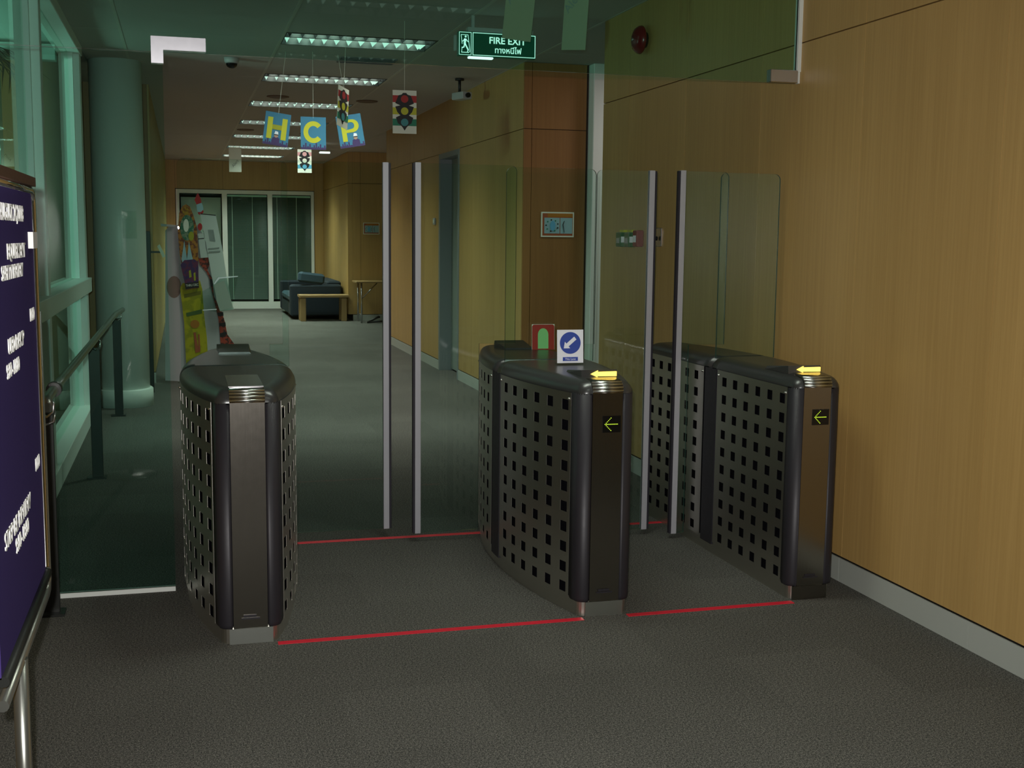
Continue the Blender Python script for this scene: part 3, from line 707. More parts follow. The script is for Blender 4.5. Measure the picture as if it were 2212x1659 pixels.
MB().lathe([(0.001, 0), (0.17, 0), (0.17, 0.008), (0.03, 0.016), (0.001, 0.016)], 0, -0.16, 32).build('base', M['railsteel'], t)
TB = Matrix.Rotation(PI / 2, 4, 'Z') @ FACE_CAM     # readable from +X
def brd(s, yend, z, size, sx=0.62):
    for word in reversed(s.split(' ')):       # each word its own piece, set from the right
        o = text_obj(word, 'lettering', M['letter'], t, size, Matrix.Translation((0.002, yend - 2.83, z)) @ TB, 0.0012, sx, 0.0004, 'RIGHT')
        yend -= max(v.co.y for v in o.data.vertices) - min(v.co.y for v in o.data.vertices) + 0.26 * size * sx
brd('AUGUST 24,2008', 3.010, 1.640, 0.052, 1.0)
brd('EQUIPMENT', 3.020, 1.556, 0.048, 1.15); brd('SAFETY REVIEW', 2.965, 1.512, 0.044, 1.1)
brd('10:00', 3.150, 1.398, 0.044, 0.9)
brd('UFD RAMP', 2.935, 1.356, 0.048, 1.15); brd('9:00 - 11:00', 2.840, 1.306, 0.044, 1.0)
brd('10:00', 3.140, 1.030, 0.044, 0.9)
brd('STEP BE REVIEW', 2.935, 0.972, 0.052, 1.15); brd('9:00 - 15:00', 2.885, 0.925, 0.048, 1.0)
MB().box(0.0, 0.012, 3.10 - 2.83, 3.185 - 2.83, 1.560, 1.600).build('clip', M['letter'], t)

# ================================================================ handrail
t = thing('handrail', 'steel handrail on dark flat posts along the left window wall', 'handrail', (-0.545, 0, 0))
pth = [(0.01, 5.02, 0.90), (0.0, 5.10, 0.925)] + [(0.0, 5.10 + 0.58 * k, 0.928) for k in range(1, 10)] + [(0.03, 10.95, 0.928)]
MB().tube(pth, 0.021, 14).build('rail', M['railsteel'], t)
for k, y in enumerate((5.17, 8.08, 10.85)):
    MB().bbox(-0.055, 0.015, y - 0.008, y + 0.008, 0.008, 0.86, 0.002).build('post', M['bronze'], t)
    MB().box(-0.085, 0.035, y - 0.05, y + 0.05, 0, 0.010).build('foot_plate', M['bronze'], t)
    MB().tube([(-0.03, y, 0.855), (-0.005, y - 0.03, 0.845), (0.02, y - 0.035, 0.865), (0.022, y - 0.03, 0.90), (0.008, y - 0.02, 0.915)], 0.006, 8).build('bracket', M['satin'], t)
MB().tube([(0, 5.37, 0.928), (0, 5.43, 0.928)], 0.032, 16).build('glass_collar', M['bronze'], t)
MB().tube([(-0.01, 5.08, 0.92), (-0.02, 5.03, 0.87), (0.0, 5.02, 0.83), (0.03, 5.03, 0.84), (0.035, 5.05, 0.88)], 0.006, 8).build('end_hook', M['satin'], t)

# ================================================================ round column
t = thing('round_column', 'pale round column beyond the handrail', 'column', (-0.55, 11.55, 0))
MB().lathe([(0.232, 0.0), (0.232, ZC)], 0, 0, 48).build('shaft', M['column'], t)
MB().lathe([(0.2, 0.0), (0.262, 0.0), (0.262, 0.155), (0.25, 0.165), (0.2, 0.165)], 0, 0, 48).build('base_ring', M['column'], t)
pk = MB(); nx, nz = 9, 11
vs = []
for j in range(nz):
    for i in range(nx):
        a = -PI / 2 + 0.15 + 0.55 * i / (nx - 1); r = 0.240 + random.uniform(0, 0.009)
        vs.append((r * math.cos(a), r * math.sin(a), 1.55 + 0.25 * j / (nz - 1)))
pk.add(vs, [(j * nx + i, j * nx + i + 1, (j + 1) * nx + i + 1, (j + 1) * nx + i) for j in range(nz - 1) for i in range(nx - 1)])
o = pk.build('plastic_sleeve', M['acrylic']); o.location = (-0.55, 11.55, 0); tag(o, 'crumpled clear plastic sleeve taped to the round column', 'plastic sleeve')

# ================================================================ fire exit sign
t = thing('exit_sign', 'green FIRE EXIT sign hanging from the ceiling behind the header', 'sign', (0, 8.3, 0))
x0, x1, z0, z1 = 1.90, 2.465, 2.862, 3.030
MB().bbox(x0, x1, 0.0, 0.05, z0, z1, 0.003).build('sign_box', M['exit_green'], t)
def frame_poly(nm, a, b, c, d, w_):
    f = MB(); f.box(a, b, -0.003, 0, c, c + w_).box(a, b, -0.003, 0, d - w_, d).box(a, a + w_, -0.003, 0, c + w_, d - w_).box(b - w_, b, -0.003, 0, c + w_, d - w_); f.build(nm, M['exit_white'], t)
frame_poly('border', x0 + 0.004, x0 + 0.092, z0 + 0.006, z1 - 0.006, 0.003)
frame_poly('border', x0 + 0.102, x1 - 0.004, z0 + 0.006, z1 - 0.006, 0.004)
text_obj('FIRE EXIT', 'lettering', M['exit_white'], t, 0.064, TXT(x0 + 0.355, -0.002, z0 + 0.112), 0.001, 1.02, 0.0010)
text_obj('ทางหนีไฟ', 'lettering', M['exit_white'], t, 0.056, TXT(x0 + 0.36, -0.002, z0 + 0.046), 0.001, 0.95, 0.0006)
g = MB(); cx_, cz_ = x0 + 0.048, z0 + 0.085
def bar(x0_, z0_, x1_, z1_, w_):
    dx, dz = x1_ - x0_, z1_ - z0_; L_ = math.hypot(dx, dz); nx_, nz_ = -dz / L_ * w_ / 2, dx / L_ * w_ / 2
    g.poly([(cx_ + x0_ + nx_, cz_ + z0_ + nz_), (cx_ + x1_ + nx_, cz_ + z1_ + nz_), (cx_ + x1_ - nx_, cz_ + z1_ - nz_), (cx_ + x0_ - nx_, cz_ + z0_ - nz_)], -0.003, 0)
for s_ in ((-0.030, 0.058, 0.020, 0.058, 0.003), (-0.030, 0.058, -0.022, -0.005, 0.003), (0.020, 0.058, 0.034, -0.055, 0.003), (-0.026, -0.062, 0.026, -0.062, 0.004), (0.034, -0.055, 0.026, -0.062, 0.003),
           (-0.022, -0.025, -0.026, -0.062, 0.003), (0.0, 0.032, -0.004, -0.005, 0.015), (-0.004, 0.028, -0.02, 0.012, 0.005), (0.004, 0.028, 0.022, 0.010, 0.005), (-0.004, -0.005, -0.010, -0.028, 0.008),
           (-0.010, -0.028, -0.024, -0.030, 0.006), (0.0, -0.005, 0.022, -0.045, 0.009), (0.022, -0.045, 0.016, -0.058, 0.006)): bar(*s_)
g.poly(circ(cx_ + 0.003, cz_ + 0.046, 0.007, 12), -0.003, 0); g.build('running_figure', M['exit_white'], t)
MB().box(x0 + 0.07, x1 - 0.02, 0.005, 0.06, z1, z1 + 0.03).build('top_housing', M['grey'], t)
MB().box(x0 + 0.10, x0 + 0.12, 0.02, 0.04, z1 + 0.03, ZC).box(x1 - 0.12, x1 - 0.10, 0.02, 0.04, z1 + 0.03, ZC).build('hanger', M['grey'], t)
MB().bbox(x0 + 0.075, x0 + 0.255, 0.005, 0.045, z0 - 0.014, z0, 0.004).build('lamp_strip', M['exit_tube'], t)
MB().bbox(x0 - 0.03, x0 - 0.012, 0, 0.03, z0 + 0.03, z0 + 0.14, 0.004).build('side_bracket', M['grey'], t)

# ================================================================ hanging cards
def hang(name, label, px, py, Y, w, h, base, prints, rz=0, tilt=0, group=None):
    p = at(px, py, Y)
    t = card(name, label, 'hanging card', p.x, Y, p.z, w, h, base, prints, rz, tilt, group=group)
    top = h / 2; zt_ = ZC - p.z
    MB().box(-0.001, 0.001, 0.0, 0.002, top - 0.01, zt_).build('string', M['paper'], t)
    return t
GH = 'cards hanging from the ceiling'
def traffic(w, h, reds=PRED, yels=YEL, grns=PGRN, discs=None):
    pr_ = []
    band = h * 0.16
    zz = (h * 0.30, 0.02 * h, -h * 0.24)
    for z, m_ in zip(zz, (reds, yels, grns)):
        pr_.append(('colour_band', rectp(-w / 2, w / 2, z - band / 2, z + band / 2), m_))
    body = [(-0.05, 0.44), (0.05, 0.44), (0.10, 0.40), (0.20, 0.38), (0.30, 0.20), (0.14, 0.15), (0.30, 0.12), (0.24, 0.0), (0.14, -0.08), (0.28, -0.13), (0.22, -0.26), (0.12, -0.31), (0.06, -0.36), (0, -0.43)]
    pts = [(x * w * 1.3, z * h) for x, z in body] + [(-x * w * 1.3, z * h) for x, z in body[::-1][1:]]
    pr_.append(('traffic_light', pts, PBLK))
    for z, m_ in zip(zz, discs or (PRED, YEL, TEAL)): pr_.append(('lamp_disc', circ(0, z, w * 0.155, 20), m_))
    return pr_
hang('traffic_light_card', 'large card with a traffic light, right of the letter posters', 874, 242, 8.7, 0.175, 0.31, M['paper'], traffic(0.175, 0.31), rz=-0.05, group=GH)
hang('traffic_light_card', 'traffic light card twisted edge-on in front of the P poster', 741, 232, 9.4, 0.19, 0.31, M['paper'], traffic(0.19, 0.31), rz=1.0, tilt=0.12, group=GH)
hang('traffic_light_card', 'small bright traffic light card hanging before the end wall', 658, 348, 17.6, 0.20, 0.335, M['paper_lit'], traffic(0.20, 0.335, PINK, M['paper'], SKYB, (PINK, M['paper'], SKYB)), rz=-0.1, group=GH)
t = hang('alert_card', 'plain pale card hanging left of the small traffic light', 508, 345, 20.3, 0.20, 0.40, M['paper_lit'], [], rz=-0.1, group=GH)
text_obj('Alert', 'lettering', PGREY, t, 0.065, Matrix.Translation((0.0, -0.002, -0.06)) @ Matrix.Rotation(-0.9, 4, 'Y') @ FACE_CAM, 0.0004)
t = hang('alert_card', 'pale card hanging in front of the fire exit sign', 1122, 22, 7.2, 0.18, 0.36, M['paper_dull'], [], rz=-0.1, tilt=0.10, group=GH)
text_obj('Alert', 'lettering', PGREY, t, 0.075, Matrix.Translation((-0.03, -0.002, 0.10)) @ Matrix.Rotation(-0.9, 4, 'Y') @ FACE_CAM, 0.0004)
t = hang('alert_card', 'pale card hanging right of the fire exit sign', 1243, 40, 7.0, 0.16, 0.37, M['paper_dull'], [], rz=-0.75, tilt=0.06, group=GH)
text_obj('Alert', 'lettering', PGREY, t, 0.07, Matrix.Translation((-0.02, -0.002, 0.10)) @ Matrix.Rotation(-0.9, 4, 'Y') @ FACE_CAM, 0.0004)
W_, H_ = 0.215, 0.275
def skyline():
    pts = [(-W_ / 2, -H_ / 2)]
    for k in range(12):
        x = -W_ / 2 + W_ * k / 12; z = -H_ / 2 + 0.02 + 0.035 * ((k * 7) % 5) / 4; pts += [(x, z), (x + W_ / 12 * 0.7, z), (x + W_ / 12 * 0.7, -H_ / 2 + 0.018), (x + W_ / 12, -H_ / 2 + 0.018)]
    return pts + [(W_ / 2, -H_ / 2)]
def person(x, z):
    return [('coat', [(x - 0.035, -H_ / 2), (x - 0.03, z - 0.02), (x, z - 0.008), (x + 0.03, z - 0.02), (x + 0.035, -H_ / 2)], PUR), ('face', circ(x, z, 0.017, 14), SKIN), ('dark_glasses', rectp(x - 0.018, x + 0.018, z + 0.003, z + 0.011), PBLK), ('white_hat', [(x - 0.018, z + 0.011), (x + 0.018, z + 0.011), (x + 0.013, z + 0.034), (x - 0.010, z + 0.038)], M['paperw'])]
Hs = [('letter_stroke', rectp(-0.083, -0.040, -0.085, 0.095), YEL), ('letter_stroke', rectp(0.040, 0.083, -0.085, 0.095), YEL), ('letter_stroke', rectp(-0.04, 0.04, -0.005, 0.035), YEL2)]
ca = [math.radians(40 + 280 * k / 20) for k in range(21)]
Cs = [('letter_c', [(0.085 * math.cos(a), 0.01 + 0.092 * math.sin(a)) for a in ca] + [(0.045 * math.cos(a), 0.01 + 0.052 * math.sin(a)) for a in ca[::-1]], YEL)]
pa = [math.radians(90 - 180 * k / 12) for k in range(13)]
Ps = [('letter_stroke', rectp(-0.075, -0.035, -0.085, 0.095), YEL), ('letter_bowl', [(0.02 + 0.058 * math.cos(a), 0.042 + 0.055 * math.sin(a)) for a in pa] + [(-0.04, -0.013), (-0.04, 0.010)] + [(0.015 + 0.025 * math.cos(a), 0.045 + 0.028 * math.sin(a)) for a in pa[::-1]] + [(-0.04, 0.073), (-0.04, 0.097)], YEL)]
hang('letter_poster', 'blue poster with a yellow letter H hanging from the ceiling', 598, 279, 10.4, W_, H_, BLUE, [('skyline', skyline(), PUR)] + Hs + person(0.0, -0.055), tilt=0.13, rz=0.1, group='blue letter posters')
hang('letter_poster', 'blue poster with a yellow letter C hanging from the ceiling', 677, 288, 10.4, W_, H_, BLUE, [('skyline', skyline(), PUR)] + Cs, group='blue letter posters')
hang('letter_poster', 'blue poster with a yellow letter P hanging from the ceiling', 757, 283, 10.4, W_, H_, BLUE, [('skyline', skyline(), PUR)] + Ps + person(0.035, -0.06), tilt=-0.16, rz=-0.2, group='blue letter posters')

# ================================================================ wall and ceiling fittings
t = thing('fire_bell', 'dark red round fire bell high on the oak wall', 'fire bell', (XW, 7.45, 2.893))
TR = Matrix.Rotation(-PI / 2, 4, 'Y')
MB().lathe([(0.001, 0.0), (0.05, 0.0), (0.05, 0.03), (0.001, 0.03)], 0, 0, 24, T=TR).build('mount', M['black'], t)
MB().lathe([(0.001, 0.03), (0.088, 0.03), (0.092, 0.036), (0.088, 0.052), (0.072, 0.074), (0.045, 0.086), (0.001, 0.090)], 0, 0, 40, T=TR).build('gong', M['bell'], t)
MB().lathe([(0.001, 0.088), (0.012, 0.088), (0.012, 0.096), (0.001, 0.098)], 0, 0, 16, T=TR).build('bolt', M['satin'], t)

def sidebox(name, label, cat, yc, zc, wy, hz, dep, ma, group=None):
    t = thing(name, label, cat, (XW, yc, zc), 0, group)
    MB().bbox(-dep, 0, -wy / 2, wy / 2, -hz / 2, hz / 2, 0.005).build('body', ma, t)
    return t
GREEN = colmat('release_green', (0.01, 0.13, 0.05), 0.3)
for yc, lb_ in ((7.74, 'green emergency door release box, farther of the pair'), (7.58, 'green emergency door release box, nearer of the pair')):
    t = sidebox('door_release', lb_, 'door release', yc, 1.592, 0.09, 0.10, 0.055, GREEN, 'green emergency door release boxes')
    MB().box(-0.058, -0.055, -0.025, 0.025, -0.025, 0.01).build('break_glass', M['grey'], t)
    MB().box(-0.03, 0, -0.035, 0.035, 0.05, 0.066).build('top_label', YEL, t)
    MB().box(-0.050, -0.01, -0.0475, -0.044, -0.02, 0.02).build('window', M['paperw'], t)
t = sidebox('call_point', 'red fire call point next to the green release boxes', 'call point', 7.44, 1.60, 0.075, 0.11, 0.05, colmat('call_red', (0.2, 0.01, 0.01), 0.35))
MB().box(-0.053, -0.05, -0.022, 0.022, -0.025, 0.02).build('break_glass', M['paperw'], t)
t = sidebox('key_switch', 'narrow steel key switch plate on the oak wall', 'switch', 7.13, 1.61, 0.085, 0.12, 0.008, M['satin'])
MB().lathe([(0.001, 0), (0.014, 0), (0.014, 0.012), (0.001, 0.012)], -0.008, 0, 16, T=Matrix.Translation((-0.016, 0, 0)) @ TR).build('key_cylinder', M['black'], t)
t = sidebox('light_switch', 'small grey switch beside the corridor door', 'switch', 14.17, 1.78, 0.10, 0.08, 0.02, M['grey'])
MB().box(-0.024, -0.02, -0.02, 0.02, -0.02, 0.02).build('rocker', M['paper'], t)

def notice(cx, cy, cz, w, h, label):
    x0, x1, z0, z1 = -w / 2, w / 2, -h / 2, h / 2
    pr_ = [('orange_field', rectp(x0 + 0.012, x1 - 0.012, z0 + 0.012, z1 - 0.012), PRUST), ('title_bar', rectp(x0 + 0.06, x1 - 0.014, z1 - 0.045, z1 - 0.014), PORG),
           ('map_panel', rectp(x0 + 0.03, x0 + w * 0.56, z0 + 0.032, z1 - 0.052), PALEB), ('map_panel', rectp(x0 + w * 0.58, x1 - 0.016, z0 + 0.032, z1 - 0.052), PALEB)]
    for k in range(9):
        a = 2 * PI * k / 9 + 0.3; pr_.append(('marker', circ(x0 + w * 0.33 + 0.055 * w / 0.3 * math.cos(a), -0.01 + 0.05 * math.sin(a) * h / 0.22, 0.007, 8), PGRN if k % 2 else PBLK))
    pr_.append(('blue_zone', circ(x0 + w * 0.35, -0.012, 0.024, 16, 0.045 * h / 0.22), SKYB)); pr_.append(('figure_line', [(w * 0.2, -0.07 * h / 0.22), (w * 0.21, -0.07 * h / 0.22), (w * 0.17, 0.0), (w * 0.21, 0.035), (w * 0.19, 0.03), (w * 0.15, 0.0)], PBLK))
    return card('notice', label, 'notice', cx, cy, cz, w, h, M['paper'], pr_, thick=0.006)
notice(3.292, 10.316, 1.718, 0.312, 0.225, 'orange framed notice on the oak wall by the white column')
notice(3.44, 22.288, 1.733, 0.305, 0.215, 'orange framed notice on far oak wall above the folding table')

t = thing('dome_camera', 'black dome camera on the ceiling by the header clamp', 'camera', (0.46, 10.98, ZC))
MB().lathe([(0.001, 0.0), (0.066, 0.0), (0.062, -0.035), (0.054, -0.048), (0.001, -0.048)], 0, 0, 28).build('base', M['grey'], t)
MB().lathe([(0.051, -0.046), (0.048, -0.062), (0.038, -0.078), (0.02, -0.089), (0.001, -0.092)], 0, 0, 28).build('dome', M['gloss_black'], t)
p = at(995, 208, 11.6)
t = thing('security_camera', 'grey box camera under the ceiling at the oak wall', 'camera', (p.x, 11.6, p.z), 0.35)
MB().bbox(-0.055, 0.055, -0.12, 0.08, -0.035, 0.035, 0.006).build('body', M['grey'], t)
MB().tube([(0.0, -0.12, 0), (0.0, -0.145, 0)], 0.024, 16).build('lens', M['gloss_black'], t)
MB().tube([(0, 0.02, 0.03), (0, 0.02, ZC - p.z)], 0.014, 10).build('bracket', M['black'], t)
MB().lathe([(0.001, 0), (0.045, 0), (0.045, 0.02), (0.001, 0.02)], 0, 0.02, 20, ZC - p.z - 0.02).build('ceiling_plate', M['black'], t)
for k, (x, y) in enumerate(((1.08, 13.8), (0.95, 18.3), (2.1, 13.9), (1.9, 18.6))):
    t = thing('ceiling_speaker', ['round brownish speaker above the H poster', 'faint round speaker left of the H poster', 'round speaker between second and third light on the right', 'faint far round speaker near the C poster'][k], 'speaker', (x, y, ZC), 0, 'round ceiling speakers')
    MB().lathe([(0.09, 0.0), (0.125, -0.002), (0.125, -0.008), (0.10, -0.014), (0.09, -0.008)], 0, 0, 32).build('ring', colmat('speaker_ring', (0.14, 0.08, 0.045)), t)
    MB().lathe([(0.001, -0.006), (0.092, -0.006), (0.092, -0.003), (0.001, -0.003)], 0, 0, 32).build('grille', colmat('speaker_grille', (0.2, 0.13, 0.08)), t)
t = thing('air_vent', 'dark slotted air vent in the ceiling below the header edge', 'vent', (1.62, 10.72, ZC))
MB().box(-0.24, 0.24, -0.14, 0.14, -0.006, 0.0).build('backing', M['black'], t)
MB().box(-0.25, 0.25, -0.15, -0.14, -0.012, 0).box(-0.25, 0.25, 0.14, 0.15, -0.012, 0).box(-0.25, -0.24, -0.14, 0.14, -0.012, 0).box(0.24, 0.25, -0.14, 0.14, -0.012, 0).build('frame', colmat('vent_grey', (0.1, 0.1, 0.1)), t)
for k in range(6): MB().box(-0.24, 0.24, -0.115 + k * 0.045, -0.105 + k * 0.045, -0.012, -0.004).build('slat', colmat('vent_grey', (0.1, 0.1, 0.1)), t)
# small emergency light far
p = at(700, 325, 20.5)
t = thing('emergency_light', 'small lit lamp hanging by the ceiling near small traffic card', 'emergency light', (p.x, 20.5, p.z))
MB().bbox(-0.08, 0.10, -0.02, 0.02, -0.05, -0.02, 0.004).build('lamp_bar', M['exit_tube'], t)
MB().bbox(-0.10, -0.06, -0.02, 0.02, -0.03, ZC - p.z, 0.004).build('bracket', M['grey'], t)

# ---- corridor door in the oak wall
d = MB().box(3.10, 3.15, 12.93, 13.88, 0.02, 2.50).build('door_1', M['doorgrey'], kind='structure')
MB().box(XW - 0.008, 3.12, 13.86, 13.93, 0, 2.56).box(XW - 0.008, 3.12, 12.87, 12.93, 0, 2.56).box(XW - 0.008, 3.12, 12.93, 13.86, 2.50, 2.56).build('door_frame', M['doorframe'], d)
MB().tube([(3.10, 13.0, 1.06), (3.05, 13.0, 1.06), (3.045, 13.0, 1.06), (3.045, 13.13, 1.06)], 0.010, 10).build('door_handle', M['satin'], d)
MB().box(3.15, 3.25, 12.8, 14.0, 0, 2.6).build('wall_behind_door', M['plenum'], kind='structure')

# ================================================================ sofa, coffee table, folding table (far)
t = thing('sofa', 'dark blue sofa against the far right wall', 'sofa', (0, 0, 0))
for nm, a in (('base', (1.98, 2.92, 22.95, 25.0, 0.06, 0.32)), ('back', (2.68, 2.95, 22.95, 25.0, 0.30, 0.72)), ('arm', (1.96, 2.93, 22.72, 22.96, 0.06, 0.66)), ('arm', (1.96, 2.93, 24.95, 25.2, 0.06, 0.66))):
    MB().bbox(*a, 0.03).build(nm, M['sofa'], t)
for y in (22.97, 23.97): MB().bbox(1.97, 2.70, y, y + 0.97, 0.32, 0.46, 0.04).build('seat_cushion', M['sofa_light'], t)
o = MB().bbox(-0.25, 0.25, -0.10, 0.10, -0.09, 0.11, 0.04).build('throw_cushion', M['sofa_light']); o.location = (2.36, 22.82, 0.775); o.rotation_euler = (0, 0.12, 0.1); tag(o, 'blue cushion lying on the sofa arm', 'cushion')
t = thing('coffee_table', 'low wooden coffee table in front of the blue sofa', 'table', (0, 0, 0))
MB().bbox(2.08, 3.0, 22.18, 22.62, 0.445, 0.49, 0.005).build('tabletop', M['table_wood'], t)
for x in (2.10, 2.86):
    for y in (22.2, 22.52): MB().bbox(x, x + 0.10, y, y + 0.08, 0, 0.435, 0.006).build('leg', M['table_wood'], t)
t = thing('folding_table', 'folding table with steel legs in the far alcove', 'table', (0, 0, 0))
MB().bbox(3.06, 4.4, 21.62, 22.22, 0.735, 0.765, 0.004).build('tabletop', M['table_wood'], t)
for x in (3.16, 4.3):
    for y in (21.68, 22.14): MB().tube([(x, y, 0.735), (x, y, 0)], 0.016, 8).build('leg', M['satin'], t)
    MB().tube([(x, 21.68, 0.15), (x, 22.14, 0.15)], 0.012, 8).build('crossbar', M['satin'], t)
MB().tube([(3.17, 21.7, 0.45), (3.45, 21.7, 0.735)], 0.010, 8).build('brace', M['satin'], t)
t = thing('floor_bracket', 'black folded metal bracket lying under the folding table', 'bracket', (3.42, 21.6, 0.0))
MB().tube([(-0.16, 0, 0.02), (0.05, 0.02, 0.12), (0.06, 0.04, 0.11)], 0.02, 8).build('upper_bar', M['black'], t)
MB().tube([(-0.17, 0, 0.02), (0.3, 0.0, 0.05)], 0.018, 8).build('lower_bar', M['black'], t)

# ================================================================ display boards behind the first pedestal
def flat(name, label, cat, pix, Y, ma, thick=0.02, group=None, details=()):
    pts = [at(x, y, Y) for x, y in pix]; c = Vector((sum(p.x for p in pts) / len(pts), Y, min(p.z for p in pts)))
    t = thing(name, label, cat, c, 0, group)
    MB().poly([(p.x - c.x, p.z - c.z) for p in pts], 0, thick).build('board', ma, t)
    for i, (nm, px_, m_) in enumerate(details):
        q = [at(x, y, Y) for x, y in px_]
        MB().poly([(p.x - c.x, p.z - c.z) for p in q], -0.001 * (i + 1), 0).build(nm, m_, t)
    return t
flat('display_stand', 'tall white display board standing behind the leftmost pedestal', 'display board', [(357, 822), (357, 498), (366, 488), (380, 486), (428, 486), (462, 560), (468, 640), (480, 760), (486, 828)], 13.15, colmat('board_grey', (0.42, 0.43, 0.44)), 0.03,
     details=[('card_disc', [(376 + 16 * math.cos(a), 620 + 24 * math.sin(a)) for a in [2 * PI * k / 16 for k in range(16)]], colmat('print_brown', (0.2, 0.14, 0.11)))])
ov = [(384, 500), (387, 460), (394, 445), (402, 441), (410, 446), (418, 465), (425, 490), (428, 540), (429, 600), (430, 622), (401, 627), (396, 590), (388, 548)]
def elp(cx, cy, rx, ry, n=18): return [(cx + rx * math.cos(2 * PI * k / n), cy + ry * math.sin(2 * PI * k / n)) for k in range(n)]
flat('oval_poster', 'tall oval topped orange and purple poster on the white display board', 'poster', ov, 13.117, PCOL, 0.008,
     details=[('yellow_arch', elp(401, 456, 7, 10), mottle(colmat('print_amber', (0.40, 0.24, 0.01)), (0.2, 0.08, 0.01), 30)), ('green_field', elp(404, 492, 15, 28), POV), ('pale_oval', elp(402, 487, 6, 14), M['paper']), ('yellow_patch', elp(413, 510, 6, 10), YEL2),
              ('white_streaks', [(392, 560), (398, 520), (404, 560), (408, 522), (416, 558), (418, 568), (395, 570)], PALEB), ('purple_foot', [(390, 572), (398, 562), (420, 560), (428, 566), (429, 612), (400, 614)], PPU),
              ('yellow_marks', [(408, 585), (412, 583), (414, 598), (409, 600)], YEL2), ('yellow_marks', [(418, 590), (422, 588), (423, 606), (419, 606)], YEL2), ('caption_plate', [(399, 612), (429, 608), (430, 620), (401, 625)], PBLK)])
p = at(415, 616, 13.12)
o = text_obj('THRU DEC', 'caption', M['paper'], None, 0.036, Matrix.Translation((p.x, 13.107, p.z)) @ Matrix.Rotation(-0.1, 4, 'Y') @ FACE_CAM, 0.001, 0.75)
tag(o, 'small THRU DEC lettering at the foot of the oval poster', 'lettering')
flat('yellow_banner', 'yellow banner with dark markings below the oval poster', 'banner', [(389, 622), (394, 612), (432, 606), (437, 625), (441, 680), (447, 730), (452, 826), (404, 828), (398, 700)], 13.135, BRY, 0.010,
     details=[('green_bar', [(397, 636), (434, 628), (434, 636), (398, 644)], colmat('banner_dark', (0.14, 0.13, 0.0))), ('green_bar', [(402, 676), (436, 668), (437, 677), (403, 684)], colmat('banner_green', (0.06, 0.12, 0.02))),
              ('orange_mark', elp(421, 700, 10, 9), PORG), ('brown_figure', [(418, 718), (423, 718), (427, 745), (432, 760), (422, 762)], PRUST), ('brown_figure', [(428, 722), (431, 722), (433, 758), (429, 758)], PRUST)])
flat('red_streamer', 'small red and white streamer at the top of the display', 'streamer', [(420, 432), (427, 416), (434, 430), (436, 445), (440, 458), (434, 466), (428, 462), (424, 440)], 13.130, PRED, 0.018,
     details=[('white_tail', [(424, 442), (436, 438), (440, 452), (434, 458), (427, 458)], PALEB)])
flat('notice_sheet', 'tall white notice sheet leaning right of the oval poster', 'notice', [(432, 461), (466, 464), (480, 535), (490, 600), (500, 655), (506, 668), (476, 673), (466, 640), (456, 590), (444, 520)], 13.127, colmat('sheet_white', (0.5, 0.58, 0.54)), 0.006,
     details=[('black_top', [(433, 461), (466, 464), (466, 466), (433, 463)], PBLK)] + [('text_line', [(449 + k * 2.6, 496), (450.5 + k * 2.6, 496), (455 + k * 2.6, 521), (453.5 + k * 2.6, 521)], PGREY) for k in range(5)] + [('rule', [(450, 536), (474, 534), (474, 536), (450, 538)], PGREY), ('rule', [(451, 543), (476, 541), (476, 543), (451, 545)], PGREY)])
flat('notice_sheet', 'small white papers pinned between poster and tall sheet', 'notice', [(428, 505), (441, 503), (444, 535), (451, 556), (434, 557), (430, 530)], 13.131, colmat('sheet_white', (0.5, 0.58, 0.54)), 0.006,
     details=[('rule', [(428, 515), (441, 514), (441, 516), (428, 517)], PBLK), ('red_mark', elp(432, 490, 5, 8), PRED)])
flat('red_ribbon', 'long red ribbon with black marks hanging down to pedestal lid', 'ribbon', [(425, 548), (430, 558), (450, 556), (453, 570), (448, 584), (458, 600), (462, 640), (478, 670), (486, 695), (491, 722), (508, 746), (477, 748), (472, 690), (460, 640), (452, 600), (446, 588), (432, 572)], 13.143, colmat('ribbon_red', (0.34, 0.045, 0.02)), 0.006,
     details=[('dark_mark', [(474, 698), (487, 696), (488, 704), (475, 705)], PBLK), ('dark_mark', [(475, 720), (489, 716), (491, 722), (476, 728)], PBLK), ('dark_mark', [(470, 675), (482, 674), (483, 682), (471, 683)], PBLK), ('dark_mark', [(453, 604), (459, 602), (460, 616), (455, 620)], PBLK)])
t = flat('brochure_holder', 'clear acrylic brochure holder with a round disc beside the red ribbon', 'brochure holder', [(432, 668), (436, 630), (458, 618), (470, 598), (514, 597), (502, 664), (505, 668), (470, 674)], 13.055, M['acrylic'], 0.05,
     details=[('white_rim', [(461, 614), (471, 599), (514, 596), (514, 598), (474, 602), (464, 614)], M['paperw']), ('paper_disc', elp(482, 648, 14, 16), PALEB), ('bright_edge', [(438, 669), (468, 667), (468, 669), (438, 671)], M['paperw']), ('leaflet', [(463, 615), (484, 606), (497, 640), (503, 664), (475, 672), (468, 650)], colmat('leaflet_green', (0.30, 0.38, 0.32)))])
flat('metal_clip', 'small silver clamp sticking out over the display board', 'clamp', [(347, 483), (378, 486), (378, 490), (348, 489)], 13.12, M['grey'], 0.04)
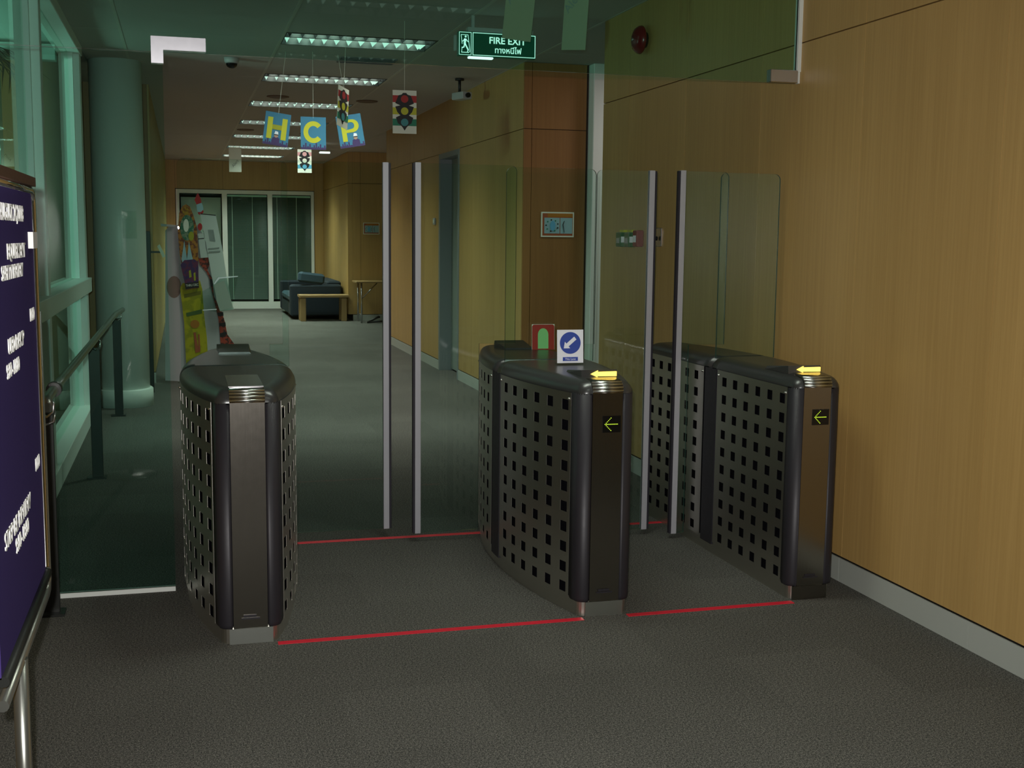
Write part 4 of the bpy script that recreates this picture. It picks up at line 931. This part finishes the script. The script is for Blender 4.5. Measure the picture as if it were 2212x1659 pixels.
# dark glass door leaf right of the column
p0, p1 = at(327, 700, 12.4), at(339, 700, 12.4)
t = thing('glass_door', 'dark framed glass door leaf standing just right of the column', 'door', (-0.33, 12.4, 0))
MB().bbox(-0.02, 0.03, -0.02, 0.02, 0, 1.62, 0.003).build('stile', M['bronze'], t)
MB().box(-0.03, -0.02, 0.0, 0.75, 0.05, 1.6).build('glass_pane', M['gl_part'], t)
MB().poly([(0.085, 1.47), (0.110, 1.49), (0.165, 1.37), (0.140, 1.35)], 0.30, 0.31).build('push_handle', M['paper'], t)
MB().box(-0.02, 0.13, 0.302, 0.308, 1.40, 1.42).build('handle_arm', M['bronze'], t)

# ================================================================ outside, seen through the window wall
MB().box(-8, -0.95, 4.5, 13.1, -0.3, -0.05).build('floor_outside', M['outground'], kind='structure')
MB().box(-6, -2.6, 13.0, 13.2, 3.34, 4.8).build('wall_outside', M['outwhite'], kind='structure')
t = thing('outside_canopy', 'white outdoor canopy beam seen through the top of window', 'canopy', (0, 0, 0))
MB().box(-6.0, -0.95, 10.4, 10.55, 2.98, 3.10).build('beam', M['outwhite'], t)
MB().box(-6.0, -0.95, 10.45, 10.55, 3.10, 4.3).build('fascia', M['outwhite'], t)
t = thing('outside_column', 'pale square column outside the window', 'column', (-1.42, 10.3, -0.05))
MB().bbox(-0.06, 0.06, -0.08, 0.08, 0, 3.03, 0.004).build('shaft', M['outwhite'], t)
t = thing('palm', 'dark palm fronds outside the window at top left corner', 'palm', (-1.75, 8.6, -0.05))
MB().tube([(0, 0, 0), (0.03, 0, 1.2), (0, 0, 2.55)], [0.06, 0.05, 0.04], 10).build('trunk', M['bronze'], t)
for k in range(9):
    a = -0.9 + k * 0.34 + random.uniform(-0.1, 0.1); ln_ = random.uniform(0.7, 0.95); b = MB()
    px_ = []
    for i in range(9):
        s = i / 8; px_.append(Vector((math.cos(a) * ln_ * s, math.sin(a) * ln_ * s, 2.55 + 0.95 * s - 0.75 * s * s)))
    b.tube(px_, [0.008 - 0.0007 * i for i in range(9)], 5)
    for i in range(1, 9):
        d_ = (px_[i] - px_[i - 1]).normalized(); sd = d_.cross(Vector((0, 0, 1))).normalized()
        for s_ in (-1, 1):
            for q in (0, 0.5):
                c0 = px_[i - 1].lerp(px_[i], q); tip = c0 + sd * s_ * 0.20 + d_ * 0.16 - Vector((0, 0, 0.07))
                b.add([c0 - d_ * 0.010, c0 + d_ * 0.012, tip], [(0, 1, 2)])
    b.build('frond', M['leaf'], t)
